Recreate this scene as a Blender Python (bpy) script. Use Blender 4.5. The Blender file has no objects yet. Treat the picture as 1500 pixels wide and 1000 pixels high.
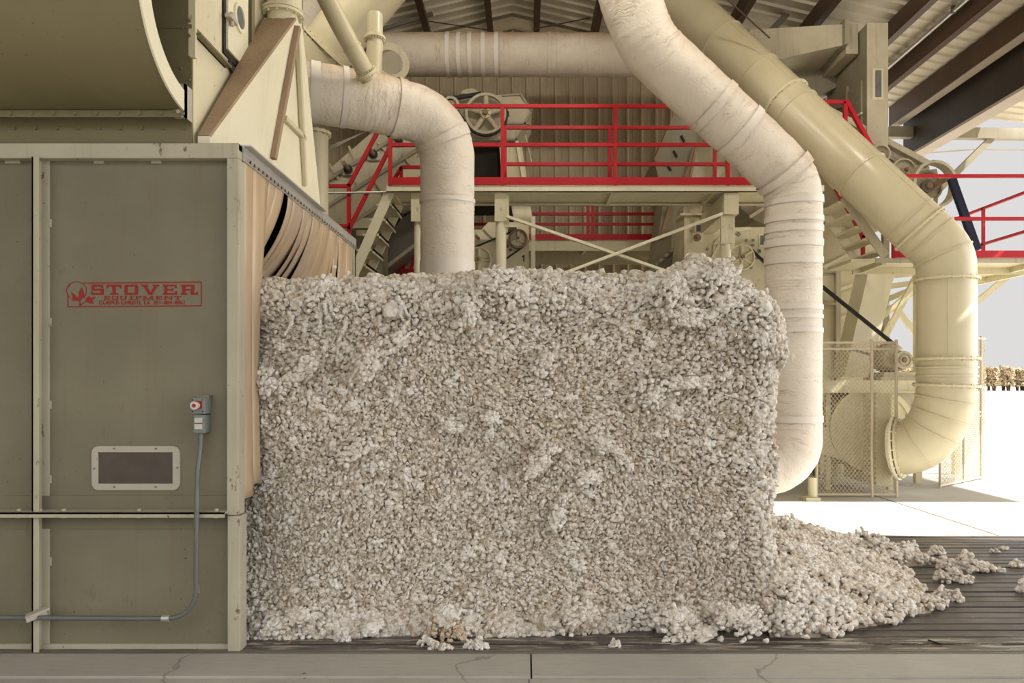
import bpy, bmesh, math, random
import numpy as np
from mathutils import Vector, Matrix, Quaternion

random.seed(7)
SC = bpy.context.scene
COL = SC.collection
PI = math.pi

# ------------------------------------------------------------------ camera
F, VX, VY, EYE = 1100.0, 770.0, 560.0, 1.61      # focal length in px, vanishing point, eye height
cam_d = bpy.data.cameras.new('camera')
cam = bpy.data.objects.new('camera', cam_d)
COL.objects.link(cam)
cam.location = (0, 0, EYE)
cam.rotation_euler = (PI / 2, 0, 0)
cam_d.sensor_width = 36.0
cam_d.lens = F / 1500.0 * 36.0
cam_d.shift_x = -(VX - 750) / 1500.0
cam_d.shift_y = (VY - 500) / 1500.0
cam_d.clip_end = 2000
SC.camera = cam


def P(px, py, Y):
    """a point seen at pixel (px,py) of the photograph, standing at distance Y"""
    return Vector(((px - VX) / F * Y, Y, EYE + (VY - py) / F * Y))


def XX(px, Y): return (px - VX) / F * Y
def ZZ(py, Y): return EYE + (VY - py) / F * Y


# ------------------------------------------------------------------ materials
MATS = {}


def nd(nt, typ, **kw):
    n = nt.nodes.new(typ)
    for k, v in kw.items():
        setattr(n, k, v)
    return n


def new_mat(name):
    m = bpy.data.materials.new(name)
    m.use_nodes = True
    nt = m.node_tree
    b = nt.nodes['Principled BSDF']
    MATS[name] = m
    return m, nt, b


def ramp(nt, fac, p0, p1, c0=(0, 0, 0, 1), c1=(1, 1, 1, 1)):
    r = nd(nt, 'ShaderNodeValToRGB')
    r.color_ramp.elements[0].position = p0
    r.color_ramp.elements[1].position = p1
    r.color_ramp.elements[0].color = c0
    r.color_ramp.elements[1].color = c1
    nt.links.new(fac, r.inputs[0])
    return r.outputs[0]


def mix(nt, fac, a, b, mode='MIX'):
    m = nd(nt, 'ShaderNodeMix', data_type='RGBA', blend_type=mode)
    for sock, v in ((m.inputs[0], fac), (m.inputs[6], a), (m.inputs[7], b)):
        if isinstance(v, (int, float)):
            sock.default_value = v
        elif isinstance(v, (tuple, list)):
            sock.default_value = tuple(v) if len(v) == 4 else tuple(v) + (1,)
        else:
            nt.links.new(v, sock)
    return m.outputs[2]


def math_n(nt, op, a, b=0.0):
    m = nd(nt, 'ShaderNodeMath', operation=op)
    for sock, v in ((m.inputs[0], a), (m.inputs[1], b)):
        if isinstance(v, (int, float)):
            sock.default_value = v
        else:
            nt.links.new(v, sock)
    return m.outputs[0]


def coords(nt, scale=(1, 1, 1), loc=(0, 0, 0)):
    tc = nd(nt, 'ShaderNodeTexCoord')
    mp = nd(nt, 'ShaderNodeMapping')
    mp.inputs['Scale'].default_value = scale
    mp.inputs['Location'].default_value = loc
    nt.links.new(tc.outputs['Object'], mp.inputs['Vector'])
    return mp.outputs[0]


def noise(nt, vec, scale, detail=4, rough=.55, dist=0.0):
    n = nd(nt, 'ShaderNodeTexNoise')
    n.inputs['Scale'].default_value = scale
    n.inputs['Detail'].default_value = detail
    n.inputs['Roughness'].default_value = rough
    n.inputs['Distortion'].default_value = dist
    nt.links.new(vec, n.inputs['Vector'])
    return n.outputs['Fac']


def paint(name, col, rough=.5, metal=0.0, vary=.18, streak=.25, specks=.5, grime=(.16, .11, .06),
          bump=.0, bump_scale=30, dust=0.0, dust_col=(.36, .25, .15), spec=.35, rust=0.0):
    """painted sheet metal: blotches, vertical grime streaks, chips and specks, settled dust on upward faces"""
    m, nt, b = new_mat(name)
    v = coords(nt)
    c = mix(nt, ramp(nt, noise(nt, v, 1.7, 5), .35, .7), tuple(x * (1 - vary) for x in col), col)
    if streak:
        s = noise(nt, coords(nt, (9, 9, .55)), 1.6, 5, .6)
        c = mix(nt, math_n(nt, 'MULTIPLY', ramp(nt, s, .55, .78), streak), c, grime)
    if specks:
        s = noise(nt, v, 38, 2, .5)
        s2 = noise(nt, v, 2.3, 3)
        k = math_n(nt, 'MULTIPLY', ramp(nt, s, .70, .735), ramp(nt, s2, .45, .62))
        c = mix(nt, math_n(nt, 'MULTIPLY', k, specks), c, tuple(x * .45 for x in grime))
    if rust:
        s = noise(nt, coords(nt, (5, 5, 3.2), (3, 1, 7)), 2.6, 9, .68)
        s2 = noise(nt, v, .9, 3)
        k = math_n(nt, 'MULTIPLY', ramp(nt, s, .615, .645), ramp(nt, s2, .44, .58))
        c = mix(nt, math_n(nt, 'MULTIPLY', k, rust), c, (.13, .07, .035))
    if dust:
        g = nd(nt, 'ShaderNodeNewGeometry')
        sx = nd(nt, 'ShaderNodeSeparateXYZ')
        nt.links.new(g.outputs['Normal'], sx.inputs[0])
        d = math_n(nt, 'ADD', sx.outputs['Z'], math_n(nt, 'MULTIPLY', math_n(nt, 'SUBTRACT', noise(nt, v, 3.0, 6), .5), .9))
        c = mix(nt, math_n(nt, 'MULTIPLY', ramp(nt, d, .15, .85), dust), c, dust_col)
    nt.links.new(c, b.inputs['Base Color'])
    b.inputs['Roughness'].default_value = rough
    b.inputs['Metallic'].default_value = metal
    b.inputs['Specular IOR Level'].default_value = spec
    if bump:
        bp = nd(nt, 'ShaderNodeBump')
        bp.inputs['Strength'].default_value = bump
        bp.inputs['Distance'].default_value = .02
        nt.links.new(noise(nt, v, bump_scale, 3), bp.inputs['Height'])
        nt.links.new(bp.outputs[0], b.inputs['Normal'])
    return m


M_feeder = paint('olive_feeder_paint', (.205, .188, .125), rough=.55, vary=.2, streak=.3, specks=1.0, rust=.3)
M_feeder_trim = paint('lit_feeder_frame_paint', (.46, .43, .325), rough=.5, vary=.14, streak=.3, specks=1.0, rust=.85)  # same paint as the panels, made paler for light on the frame
M_housing = paint('olive_housing_paint', (.20, .172, .09), rough=.5, vary=.12, streak=.12, specks=.7)
M_cream = paint('cream_machine_paint', (.72, .66, .46), rough=.45, vary=.1, streak=.25, specks=.6, dust=.3, rust=.4)
M_cream2 = paint('pale_cream_paint', (.80, .75, .56), rough=.42, vary=.07, streak=.12, specks=.4)
M_duct = paint('cream_duct_paint', (.64, .575, .395), rough=.32, vary=.07, streak=.05, specks=.2, dust=.4, dust_col=(.52, .40, .22), spec=.5)
M_machine = paint('worn_machine_paint', (.58, .52, .38), rough=.55, vary=.22, streak=.45, specks=.9, dust=.4, rust=.6)
M_machine_dk = paint('dull_machine_paint', (.36, .325, .235), rough=.6, vary=.2, streak=.35, specks=.7, dust=.4)
M_dusty = paint('dust_caked_metal', (.42, .30, .19), rough=.9, vary=.25, streak=.4, specks=.4, bump=.3, bump_scale=60)
M_steel = paint('weathered_steel', (.26, .24, .21), rough=.45, metal=.5, vary=.25, streak=.3, specks=.3)
M_galv = paint('galvanised_steel', (.62, .60, .56), rough=.38, metal=.6, vary=.2, streak=.15, specks=.2)
M_conduit = paint('grey_conduit', (.16, .165, .155), rough=.45, metal=.2, vary=.15, streak=.1, specks=.1)
M_greybox = paint('grey_box_paint', (.21, .225, .21), rough=.4, vary=.1, streak=.1, specks=.2)
M_red = paint('red_rail_paint', (.52, .012, .024), rough=.45, vary=.15, streak=.1, specks=.25, dust=.12, dust_col=(.3, .12, .08))
M_signred = paint('red_sign_print', (.27, .014, .012), rough=.55, vary=.06, streak=.05, specks=.2)
M_black = paint('black_rubber', (.02, .02, .02), rough=.6, vary=.2, streak=0, specks=0)
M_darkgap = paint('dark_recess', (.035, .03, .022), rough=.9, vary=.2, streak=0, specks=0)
M_brown = paint('brown_purlin_paint', (.085, .045, .026), rough=.5, vary=.2, streak=.1, specks=.2)
M_girder = paint('dark_girder_paint', (.040, .030, .020), rough=.5, vary=.25, streak=.15, specks=.1)
M_girderlt = paint('grey_flange_paint', (.45, .38, .31), rough=.6, vary=.15, streak=.1, specks=.1)
M_blue = paint('navy_blue_paint', (.012, .018, .05), rough=.4, vary=.2, streak=0, specks=.2)
M_white = paint('off_white_frame_paint', (.46, .42, .35), rough=.5, vary=.08, streak=.05, specks=.25)
M_tape = paint('pale_duct_tape', (.80, .74, .67), rough=.4, vary=.06, streak=.05, specks=.2)
M_roof = paint('roof_sheet', (.72, .66, .52), rough=.5, vary=.15, streak=0, specks=.1)
M_wall = paint('tan_wall_sheet', (.56, .465, .32), rough=.55, vary=.16, streak=.25, specks=.15)
M_walltrim = paint('tan_trim_paint', (.62, .53, .38), rough=.55, vary=.15, streak=.2, specks=.3)
M_rust = paint('rusty_rim', (.34, .22, .15), rough=.7, vary=.3, streak=.2, specks=.5)
M_knob = paint('red_button', (.35, .02, .02), rough=.35, vary=.05, streak=0, specks=0)
M_bezel = paint('white_bezel', (.62, .58, .54), rough=.4, vary=.05, streak=0, specks=0)
M_wire = paint('fence_wire', (.60, .52, .38), rough=.5, metal=.2, vary=.15, streak=0, specks=0)
M_bark = paint('tree_bark', (.13, .09, .055), rough=.9, vary=.3, streak=.3, specks=0)
M_leaf = paint('dry_leaves', (.74, .60, .40), rough=.8, vary=.55, streak=0, specks=0)
M_joint = paint('floor_joint', (.16, .12, .08), rough=.9, vary=.3, streak=0, specks=0)
M_bounce_cut = paint('dark_bounce_cut', (.13, .12, .105), rough=.9, vary=.3, streak=0, specks=.3)
M_scrap = paint('brown_leaf_scrap', (.40, .25, .12), rough=.8, vary=.3, streak=0, specks=0)


def glass_mat(name, col, rough):
    m, nt, b = new_mat(name)
    v = coords(nt)
    c = mix(nt, noise(nt, v, 9, 6), tuple(x * .7 for x in col), tuple(min(1, x * 1.35) for x in col))
    nt.links.new(c, b.inputs['Base Color'])
    b.inputs['Roughness'].default_value = rough
    b.inputs['Specular IOR Level'].default_value = .5
    return m


M_pane = glass_mat('dusty_dark_pane', (.065, .05, .04), .35)
M_paneg = glass_mat('grey_pane', (.16, .16, .16), .15)


def insulated(name, col=(.84, .765, .665), dust=.8):
    """cloth and foil wrap: wrinkles round the duct, seams, brown dust lying on top"""
    m, nt, b = new_mat(name)
    v = coords(nt)
    c = mix(nt, ramp(nt, noise(nt, v, 2.2, 6), .3, .75), tuple(x * .86 for x in col), col)
    st = noise(nt, v, 1.4, 8, .65, 1.2)
    c = mix(nt, math_n(nt, 'MULTIPLY', ramp(nt, st, .60, .74), .45), c, (.46, .30, .17))
    sp = noise(nt, v, 30, 2)
    c = mix(nt, math_n(nt, 'MULTIPLY', ramp(nt, sp, .72, .75), .6), c, (.2, .12, .07))
    g = nd(nt, 'ShaderNodeNewGeometry')
    sx = nd(nt, 'ShaderNodeSeparateXYZ')
    nt.links.new(g.outputs['Normal'], sx.inputs[0])
    d = math_n(nt, 'ADD', sx.outputs['Z'], math_n(nt, 'MULTIPLY', math_n(nt, 'SUBTRACT', noise(nt, v, 2.6, 7), .5), 1.1))
    c = mix(nt, math_n(nt, 'MULTIPLY', ramp(nt, d, .12, .95), dust), c, (.42, .27, .155))
    # creases of the wrap run round the duct
    at = nd(nt, 'ShaderNodeAttribute', attribute_name='arc')
    cx = nd(nt, 'ShaderNodeCombineXYZ')
    wob = noise(nt, v, 2.4, 5)
    nt.links.new(math_n(nt, 'ADD', at.outputs['Fac'], math_n(nt, 'MULTIPLY', wob, .28)), cx.inputs[0])
    nt.links.new(math_n(nt, 'MULTIPLY', noise(nt, v, .8, 2), .5), cx.inputs[1])
    rg = noise(nt, cx.outputs[0], 5.0, 4, .6)
    ln = math_n(nt, 'ABSOLUTE', math_n(nt, 'SUBTRACT', rg, .5))
    cr = ramp(nt, ln, .0, .014, (1, 1, 1, 1), (0, 0, 0, 1))
    gate = ramp(nt, noise(nt, v, 3.3, 4), .42, .6)
    cr = math_n(nt, 'MULTIPLY', cr, gate)
    c = mix(nt, math_n(nt, 'MULTIPLY', cr, .38), c, (.30, .20, .12))
    nt.links.new(c, b.inputs['Base Color'])
    b.inputs['Roughness'].default_value = .55
    b.inputs['Specular IOR Level'].default_value = .3
    h = math_n(nt, 'ADD', math_n(nt, 'MULTIPLY', noise(nt, v, 14, 5, .6, .8), 1.0), math_n(nt, 'MULTIPLY', cr, -.5))
    h = math_n(nt, 'ADD', h, math_n(nt, 'MULTIPLY', rg, 1.2))
    bp = nd(nt, 'ShaderNodeBump')
    bp.inputs['Strength'].default_value = .38
    bp.inputs['Distance'].default_value = .025
    nt.links.new(h, bp.inputs['Height'])
    nt.links.new(bp.outputs[0], b.inputs['Normal'])
    return m


M_wrap = insulated('white_insulation_wrap')
M_wrapdk = insulated('dusty_insulation_wrap', (.70, .62, .52), .8)


def vinyl():
    m, nt, b = new_mat('tan_vinyl_strip')
    v = coords(nt)
    c = mix(nt, ramp(nt, noise(nt, coords(nt, (2, 5, .8)), 2.2, 5), .3, .7), (.42, .305, .18), (.56, .425, .275))
    c = mix(nt, math_n(nt, 'MULTIPLY', ramp(nt, noise(nt, v, 1.1, 4), .45, .68), .6), c, (.43, .345, .29))
    nt.links.new(c, b.inputs['Base Color'])
    b.inputs['Roughness'].default_value = .38
    b.inputs['Subsurface Weight'].default_value = .0
    return m


M_vinyl = vinyl()


def cotton_mat(name, c0, c1, fleck=.8):
    m, nt, b = new_mat(name)
    v = coords(nt)
    big = noise(nt, v, 2.1, 5)
    fine = noise(nt, v, 30, 3)
    c = mix(nt, ramp(nt, fine, .36, .56), c0, c1)
    c = mix(nt, math_n(nt, 'MULTIPLY', ramp(nt, big, .52, .75), .35), c, (.56, .43, .29))
    st = noise(nt, v, 7.5, 5, .6)
    c = mix(nt, math_n(nt, 'MULTIPLY', ramp(nt, st, .64, .74), .55), c, (.40, .25, .13))
    fl = noise(nt, v, 75, 2)
    c = mix(nt, math_n(nt, 'MULTIPLY', ramp(nt, fl, .68, .72), fleck), c, (.20, .11, .05))
    nt.links.new(c, b.inputs['Base Color'])
    b.inputs['Roughness'].default_value = 1.0
    b.inputs['Specular IOR Level'].default_value = .05
    b.inputs['Sheen Weight'].default_value = .15
    bp = nd(nt, 'ShaderNodeBump')
    bp.inputs['Strength'].default_value = .8
    bp.inputs['Distance'].default_value = .014
    nt.links.new(noise(nt, v, 130, 4, .65), bp.inputs['Height'])
    nt.links.new(bp.outputs[0], b.inputs['Normal'])
    return m


M_cotton = cotton_mat('seed_cotton', (.47, .38, .265), (.88, .825, .73))
M_cotton_fluff = cotton_mat('fluffy_white_cotton', (.66, .59, .485), (.93, .895, .835), .6)
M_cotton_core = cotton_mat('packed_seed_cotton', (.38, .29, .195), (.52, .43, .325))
M_cotton_dusty = cotton_mat('dusty_seed_cotton', (.58, .475, .36), (.88, .82, .74))


def concrete():
    m, nt, b = new_mat('concrete_floor')
    v = coords(nt)
    c = mix(nt, ramp(nt, noise(nt, v, .9, 7, .62), .3, .72), (.35, .335, .295), (.46, .44, .39))
    c = mix(nt, math_n(nt, 'MULTIPLY', ramp(nt, noise(nt, coords(nt, (3, 14, 1)), 2.5, 5), .5, .72), .25), c, (.22, .19, .155))
    vo = nd(nt, 'ShaderNodeTexVoronoi', feature='DISTANCE_TO_EDGE')
    vo.inputs['Scale'].default_value = .75
    nv = nd(nt, 'ShaderNodeTexNoise'); nv.inputs['Scale'].default_value = 2.2; nv.inputs['Detail'].default_value = 6
    nt.links.new(v, nv.inputs['Vector'])
    nt.links.new(mix(nt, .4, v, nv.outputs['Color']), vo.inputs['Vector'])
    cr = ramp(nt, vo.outputs['Distance'], .0015, .006, (1, 1, 1, 1), (0, 0, 0, 1))
    c = mix(nt, math_n(nt, 'MULTIPLY', cr, .6), c, (.12, .095, .07))
    nt.links.new(c, b.inputs['Base Color'])
    b.inputs['Roughness'].default_value = .65
    bp = nd(nt, 'ShaderNodeBump'); bp.inputs['Strength'].default_value = .25; bp.inputs['Distance'].default_value = .01
    nt.links.new(noise(nt, v, 60, 5), bp.inputs['Height'])
    nt.links.new(bp.outputs[0], b.inputs['Normal'])
    return m


M_concrete = concrete()


def slat_mat():
    m, nt, b = new_mat('worn_slat_boards')
    v = coords(nt)
    c = mix(nt, ramp(nt, noise(nt, coords(nt, (.8, 8, 8)), 2.0, 6), .3, .72), (.055, .045, .038), (.10, .085, .074))
    # remains of cream paint on the boards at the near kerb
    sx = nd(nt, 'ShaderNodeSeparateXYZ'); nt.links.new(v, sx.inputs[0])
    near = ramp(nt, math_n(nt, 'MULTIPLY', math_n(nt, 'SUBTRACT', sx.outputs['Y'], .0), 1.0), .24, .34, (1, 1, 1, 1), (0, 0, 0, 1))
    chips = ramp(nt, noise(nt, coords(nt, (1.1, 11, 11)), 2.6, 9, .70), .53, .545)
    c = mix(nt, math_n(nt, 'MULTIPLY', math_n(nt, 'MULTIPLY', near, chips), .75), c, (.46, .42, .33))
    nt.links.new(c, b.inputs['Base Color'])
    nt.links.new(ramp(nt, noise(nt, v, 3.5, 5), .3, .7, (.26, .26, .26, 1), (.5, .5, .5, 1)), b.inputs['Roughness'])
    b.inputs['Specular IOR Level'].default_value = .6
    bp = nd(nt, 'ShaderNodeBump'); bp.inputs['Strength'].default_value = .3; bp.inputs['Distance'].default_value = .006
    nt.links.new(noise(nt, coords(nt, (1.5, 30, 30)), 3, 5), bp.inputs['Height'])
    nt.links.new(bp.outputs[0], b.inputs['Normal'])
    return m


M_slat = slat_mat()


# ------------------------------------------------------------------ objects
ROOT = {}


def thing(name, label, cat, loc=(0, 0, 0), group=None):
    o = bpy.data.objects.new(name, None)
    COL.objects.link(o)
    o.empty_display_size = .1
    o.location = loc
    o['label'] = label
    o['category'] = cat
    if group:
        o['group'] = group
    ROOT[o.name] = Vector(loc)
    return o


def tag(o, label, cat, group=None):
    o['label'] = label
    o['category'] = cat
    if group:
        o['group'] = group
    return o


def structure(o, label=None, cat=None):
    o['kind'] = 'structure'
    if label:
        o['label'] = label
    if cat:
        o['category'] = cat
    return o


def root_loc(o):
    while o.parent is not None:
        o = o.parent
    return ROOT.get(o.name, Vector((0, 0, 0)))


class MB:
    """collects shapes in world coordinates; build() links them as one mesh object"""
    def __init__(self):
        self.v, self.f, self.s, self.arc = [], [], [], {}

    def add(self, vs, fs, smooth=False):
        b = len(self.v)
        self.v.extend([tuple(x) for x in vs])
        self.f.extend([tuple(i + b for i in f) for f in fs])
        self.s.extend([smooth] * len(fs))
        return self

    def box(self, x0, x1, y0, y1, z0, z1):
        vs = [(x0, y0, z0), (x1, y0, z0), (x1, y1, z0), (x0, y1, z0), (x0, y0, z1), (x1, y0, z1), (x1, y1, z1), (x0, y1, z1)]
        fs = [(3, 2, 1, 0), (4, 5, 6, 7), (0, 1, 5, 4), (1, 2, 6, 5), (2, 3, 7, 6), (3, 0, 4, 7)]
        return self.add(vs, fs)

    def hexa(self, a, b):
        """two quads of four points each, joined"""
        vs = list(a) + list(b)
        fs = [(3, 2, 1, 0), (4, 5, 6, 7), (0, 1, 5, 4), (1, 2, 6, 5), (2, 3, 7, 6), (3, 0, 4, 7)]
        return self.add(vs, fs)

    def bar(self, p, q, w, h, up=(0, 0, 1)):
        p, q = Vector(p), Vector(q)
        d = (q - p).normalized()
        up = Vector(up)
        if abs(d.dot(up)) > .98:
            up = Vector((0, 1, 0))
        sd = d.cross(up).normalized()
        u = sd.cross(d).normalized()
        c = [(-1, -1), (1, -1), (1, 1), (-1, 1)]
        a = [p + sd * (w / 2 * i) + u * (h / 2 * j) for i, j in c]
        b = [q + sd * (w / 2 * i) + u * (h / 2 * j) for i, j in c]
        return self.hexa(a, b)

    def prism(self, poly, vec):
        """polygon (list of points) pushed along vec"""
        n = len(poly)
        vec = Vector(vec)
        a = [Vector(p) for p in poly]
        b = [p + vec for p in a]
        fs = [tuple(range(n - 1, -1, -1)), tuple(range(n, 2 * n))]
        fs += [(i, (i + 1) % n, n + (i + 1) % n, n + i) for i in range(n)]
        return self.add(a + b, fs)

    def tube(self, path, r, n=24, cap=True, r2=None, wob=0.0, seed=0):
        pts = [Vector(p) for p in path]
        m = len(pts)
        base = len(self.v)
        sarc = 0.0
        rad = r if isinstance(r, (list, tuple)) else [r] * m
        rng = random.Random(seed)
        t0 = (pts[1] - pts[0]).normalized()
        ref = Vector((0, 0, 1)) if abs(t0.z) < .9 else Vector((0, 1, 0))
        u = (ref - t0 * ref.dot(t0)).normalized()
        vs, fs = [], []
        ph = [rng.uniform(0, 6.28) for _ in range(8)]
        for i, p in enumerate(pts):
            t = (pts[min(i + 1, m - 1)] - pts[max(i - 1, 0)]).normalized()
            u = (u - t * u.dot(t)).normalized()
            w = t.cross(u)
            if i: sarc += (p - pts[i - 1]).length
            for k in range(n):
                self.arc[base + i * n + k] = sarc
                a = 2 * PI * k / n
                rr = rad[i]
                if wob:
                    rr *= 1 + wob * (math.sin(3 * a + ph[0] + i * .5) * .4 + math.sin(i * 1.9 + ph[1] + 2 * math.sin(a + ph[2])) * .6 + rng.uniform(-.35, .35))
                vs.append(p + (u * math.cos(a) + w * math.sin(a)) * rr)
        for i in range(m - 1):
            for k in range(n):
                fs.append((i * n + k, i * n + (k + 1) % n, (i + 1) * n + (k + 1) % n, (i + 1) * n + k))
        self.add(vs, fs, True)
        if cap:
            self.add(vs[:n], [tuple(range(n - 1, -1, -1))])
            self.add(vs[-n:], [tuple(range(n))])
        return self

    def cyl(self, p, q, r, n=24, r2=None):
        return self.tube([p, q], [r, r if r2 is None else r2], n)

    def ring(self, c, axis, ro, ri, t, n=40):
        """flat annulus of thickness t centred at c"""
        c, ax = Vector(c), Vector(axis).normalized()
        ref = Vector((0, 0, 1)) if abs(ax.z) < .9 else Vector((0, 1, 0))
        u = (ref - ax * ref.dot(ax)).normalized()
        w = ax.cross(u)
        vs, fs = [], []
        prof = [(ro, -t / 2), (ro, t / 2), (ri, t / 2), (ri, -t / 2)]
        for k in range(n):
            a = 2 * PI * k / n
            d = u * math.cos(a) + w * math.sin(a)
            for r, h in prof:
                vs.append(c + d * r + ax * h)
        for k in range(n):
            for j in range(4):
                fs.append((k * 4 + j, k * 4 + (j + 1) % 4, ((k + 1) % n) * 4 + (j + 1) % 4, ((k + 1) % n) * 4 + j))
        return self.add(vs, fs)

    def bolts(self, c, axis, r, k, br, bh):
        c, ax = Vector(c), Vector(axis).normalized()
        ref = Vector((0, 0, 1)) if abs(ax.z) < .9 else Vector((0, 1, 0))
        u = (ref - ax * ref.dot(ax)).normalized()
        w = ax.cross(u)
        for i in range(k):
            a = 2 * PI * i / k
            p = c + (u * math.cos(a) + w * math.sin(a)) * r
            self.cyl(p - ax * bh, p + ax * bh, br, 6)
        return self

    def build(self, name, mat, parent=None, bevel=0.0):
        me = bpy.data.meshes.new(name)
        off = root_loc(parent) if parent is not None else Vector((0, 0, 0))
        me.from_pydata([(x - off.x, y - off.y, z - off.z) for x, y, z in self.v], [], self.f)
        me.polygons.foreach_set('use_smooth', self.s)
        bm = bmesh.new()
        bm.from_mesh(me)
        bmesh.ops.recalc_face_normals(bm, faces=bm.faces)
        bm.to_mesh(me)
        bm.free()
        if self.arc:
            at = me.attributes.new('arc', 'FLOAT', 'POINT')
            at.data.foreach_set('value', [self.arc.get(i, 0.0) for i in range(len(self.v))])
        me.materials.append(mat)
        o = bpy.data.objects.new(name, me)
        COL.objects.link(o)
        if parent is not None:
            o.parent = parent
        if bevel:
            md = o.modifiers.new('bevel', 'BEVEL')
            md.width = bevel
            md.segments = 2
            md.limit_method = 'ANGLE'
            md.angle_limit = math.radians(50)
        return o


def based(o, loc):
    """moves the origin of a one-mesh thing to its base"""
    loc = Vector(loc)
    o.data.transform(Matrix.Translation(-loc))
    o.location = loc
    return o


def fillet(pts, rad, seg=10, step=.25):
    """polyline with rounded corners, resampled"""
    pts = [Vector(p) for p in pts]
    rads = rad if isinstance(rad, (list, tuple)) else [rad] * (len(pts) - 2)
    out = [pts[0]]
    for i in range(1, len(pts) - 1):
        a, b, c = pts[i - 1], pts[i], pts[i + 1]
        d1, d2 = (a - b).normalized(), (c - b).normalized()
        ang = d1.angle(d2)
        if ang > 3.1:
            out.append(b)
            continue
        L = min(rads[i - 1] / math.tan(ang / 2), (a - b).length * (.97 if i == 1 else .49), (c - b).length * (.97 if i == len(pts) - 2 else .49))
        r = L * math.tan(ang / 2)
        cen = b + (d1 + d2).normalized() * (r / math.sin(ang / 2))
        p1, p2 = b + d1 * L, b + d2 * L
        v1, v2 = p1 - cen, p2 - cen
        th = v1.angle(v2)
        for k in range(seg + 1):
            t = k / seg
            out.append(cen + (v1 * math.sin((1 - t) * th) + v2 * math.sin(t * th)) / math.sin(th))
    out.append(pts[-1])
    res = [out[0]]
    for p in out[1:]:
        L = (p - res[-1]).length
        if L < 1e-5:
            continue
        k = max(1, int(L / step))
        a = res[-1]
        for j in range(1, k + 1):
            res.append(a.lerp(p, j / k))
    return res


def along(path, s):
    """point and direction at arc length s"""
    for i in range(len(path) - 1):
        L = (path[i + 1] - path[i]).length
        if s <= L or i == len(path) - 2:
            return path[i].lerp(path[i + 1], min(1, s / L)), (path[i + 1] - path[i]).normalized()
        s -= L


def plen(path): return sum((path[i + 1] - path[i]).length for i in range(len(path) - 1))


def section(path, s0, s1, k=4):
    return [along(path, s0 + (s1 - s0) * i / k)[0] for i in range(k + 1)]


def near_s(path, px, py):
    """arc length at which a path passes nearest a pixel"""
    best, bs, s = 1e9, 0, 0
    for i in range(len(path) - 1):
        L = (path[i + 1] - path[i]).length
        for k in range(8):
            p = path[i].lerp(path[i + 1], k / 8)
            d = (VX + p.x / p.y * F - px) ** 2 + (VY - (p.z - EYE) / p.y * F - py) ** 2
            if d < best:
                best, bs = d, s + L * k / 8
        s += L
    return bs
SKY_X, SKY_Y, SKY_Z, SKY_0, SUN_E, EXPO, FILL_LAMP = 7.0, -.28, 2.5, .375, 8.5, .97, 95.0
# ================================================================== the setting
def grid_mesh(name, xs, ys, zf, mat):
    mb = MB()
    vs = [(x, y, zf(x, y)) for y in ys for x in xs]
    n = len(xs)
    fs = [(j * n + i, j * n + i + 1, (j + 1) * n + i + 1, (j + 1) * n + i) for j in range(len(ys) - 1) for i in range(n - 1)]
    mb.add(vs, fs)
    return mb.build(name, mat)


CH_Y0, CH_Y1 = 4.47, 7.87                 # moving floor, near and far edge
mb = MB()                                 # concrete apron with the pit of the moving floor left out
mb.box(-30, .027, 4.12, CH_Y0 - .012, -.35, 0)
mb.box(.036, 60, 4.12, CH_Y0 - .012, -.35, 0)
mb.box(-30, -.02 + .035, -3.9, 4.112, -.35, -.012)
mb.box(-.02 + .041, 60, -3.9, 4.112, -.35, -.012)
mb.box(-30, 60, CH_Y1 + .015, 400, -.35, 0)
mb.box(-30, 60, CH_Y0 - .012, CH_Y1 + .015, -.36, -.2)
mb.box(60, 700, -3.9, 400, -.35, -.0005)
mb.box(-700, -30, -3.9, 400, -.35, -.0005)
structure(mb.build('floor', M_concrete))
mb = MB()
mb.box(-200, 200, -200, -3.91, -.35, -.013)  # dark ground added behind the camera to cut light bounced onto front faces
structure(mb.build('bounce_cut_ground', M_bounce_cut))

mb = MB()                                 # narrow steel channels along the near kerb
mb.box(-6.5, 12, CH_Y0 - .010, CH_Y0 + .004, -.2, .004)
mb.box(-6.5, 12, CH_Y0 + .016, CH_Y0 + .034, -.2, .006)
structure(mb.build('trim_1', M_steel))

t = thing('slatted_conveyor_floor', 'wide moving floor of dark worn boards running under the cotton block', 'conveyor', (0, CH_Y0, 0))
mb = MB()
y, k = CH_Y0 + .045, 0
rng = random.Random(3)
while y < CH_Y1 - .02:
    w = .103
    dz = rng.uniform(-.004, .002)
    mb.box(-6.5, 16, y, min(y + w, CH_Y1), -.09, dz)
    y += w + .025
mb.build('slats', M_slat, t, bevel=.003)
mb = MB()
mb.box(-6.5, 16, CH_Y0 + .036, CH_Y1, -.18, -.1)
mb.build('bed_plate', M_darkgap, t)

mb = MB(); mb.box(4.955, 4.985, CH_Y1 + .02, 16, -.01, .0012)
structure(mb.build('trim_4', M_joint))

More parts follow.
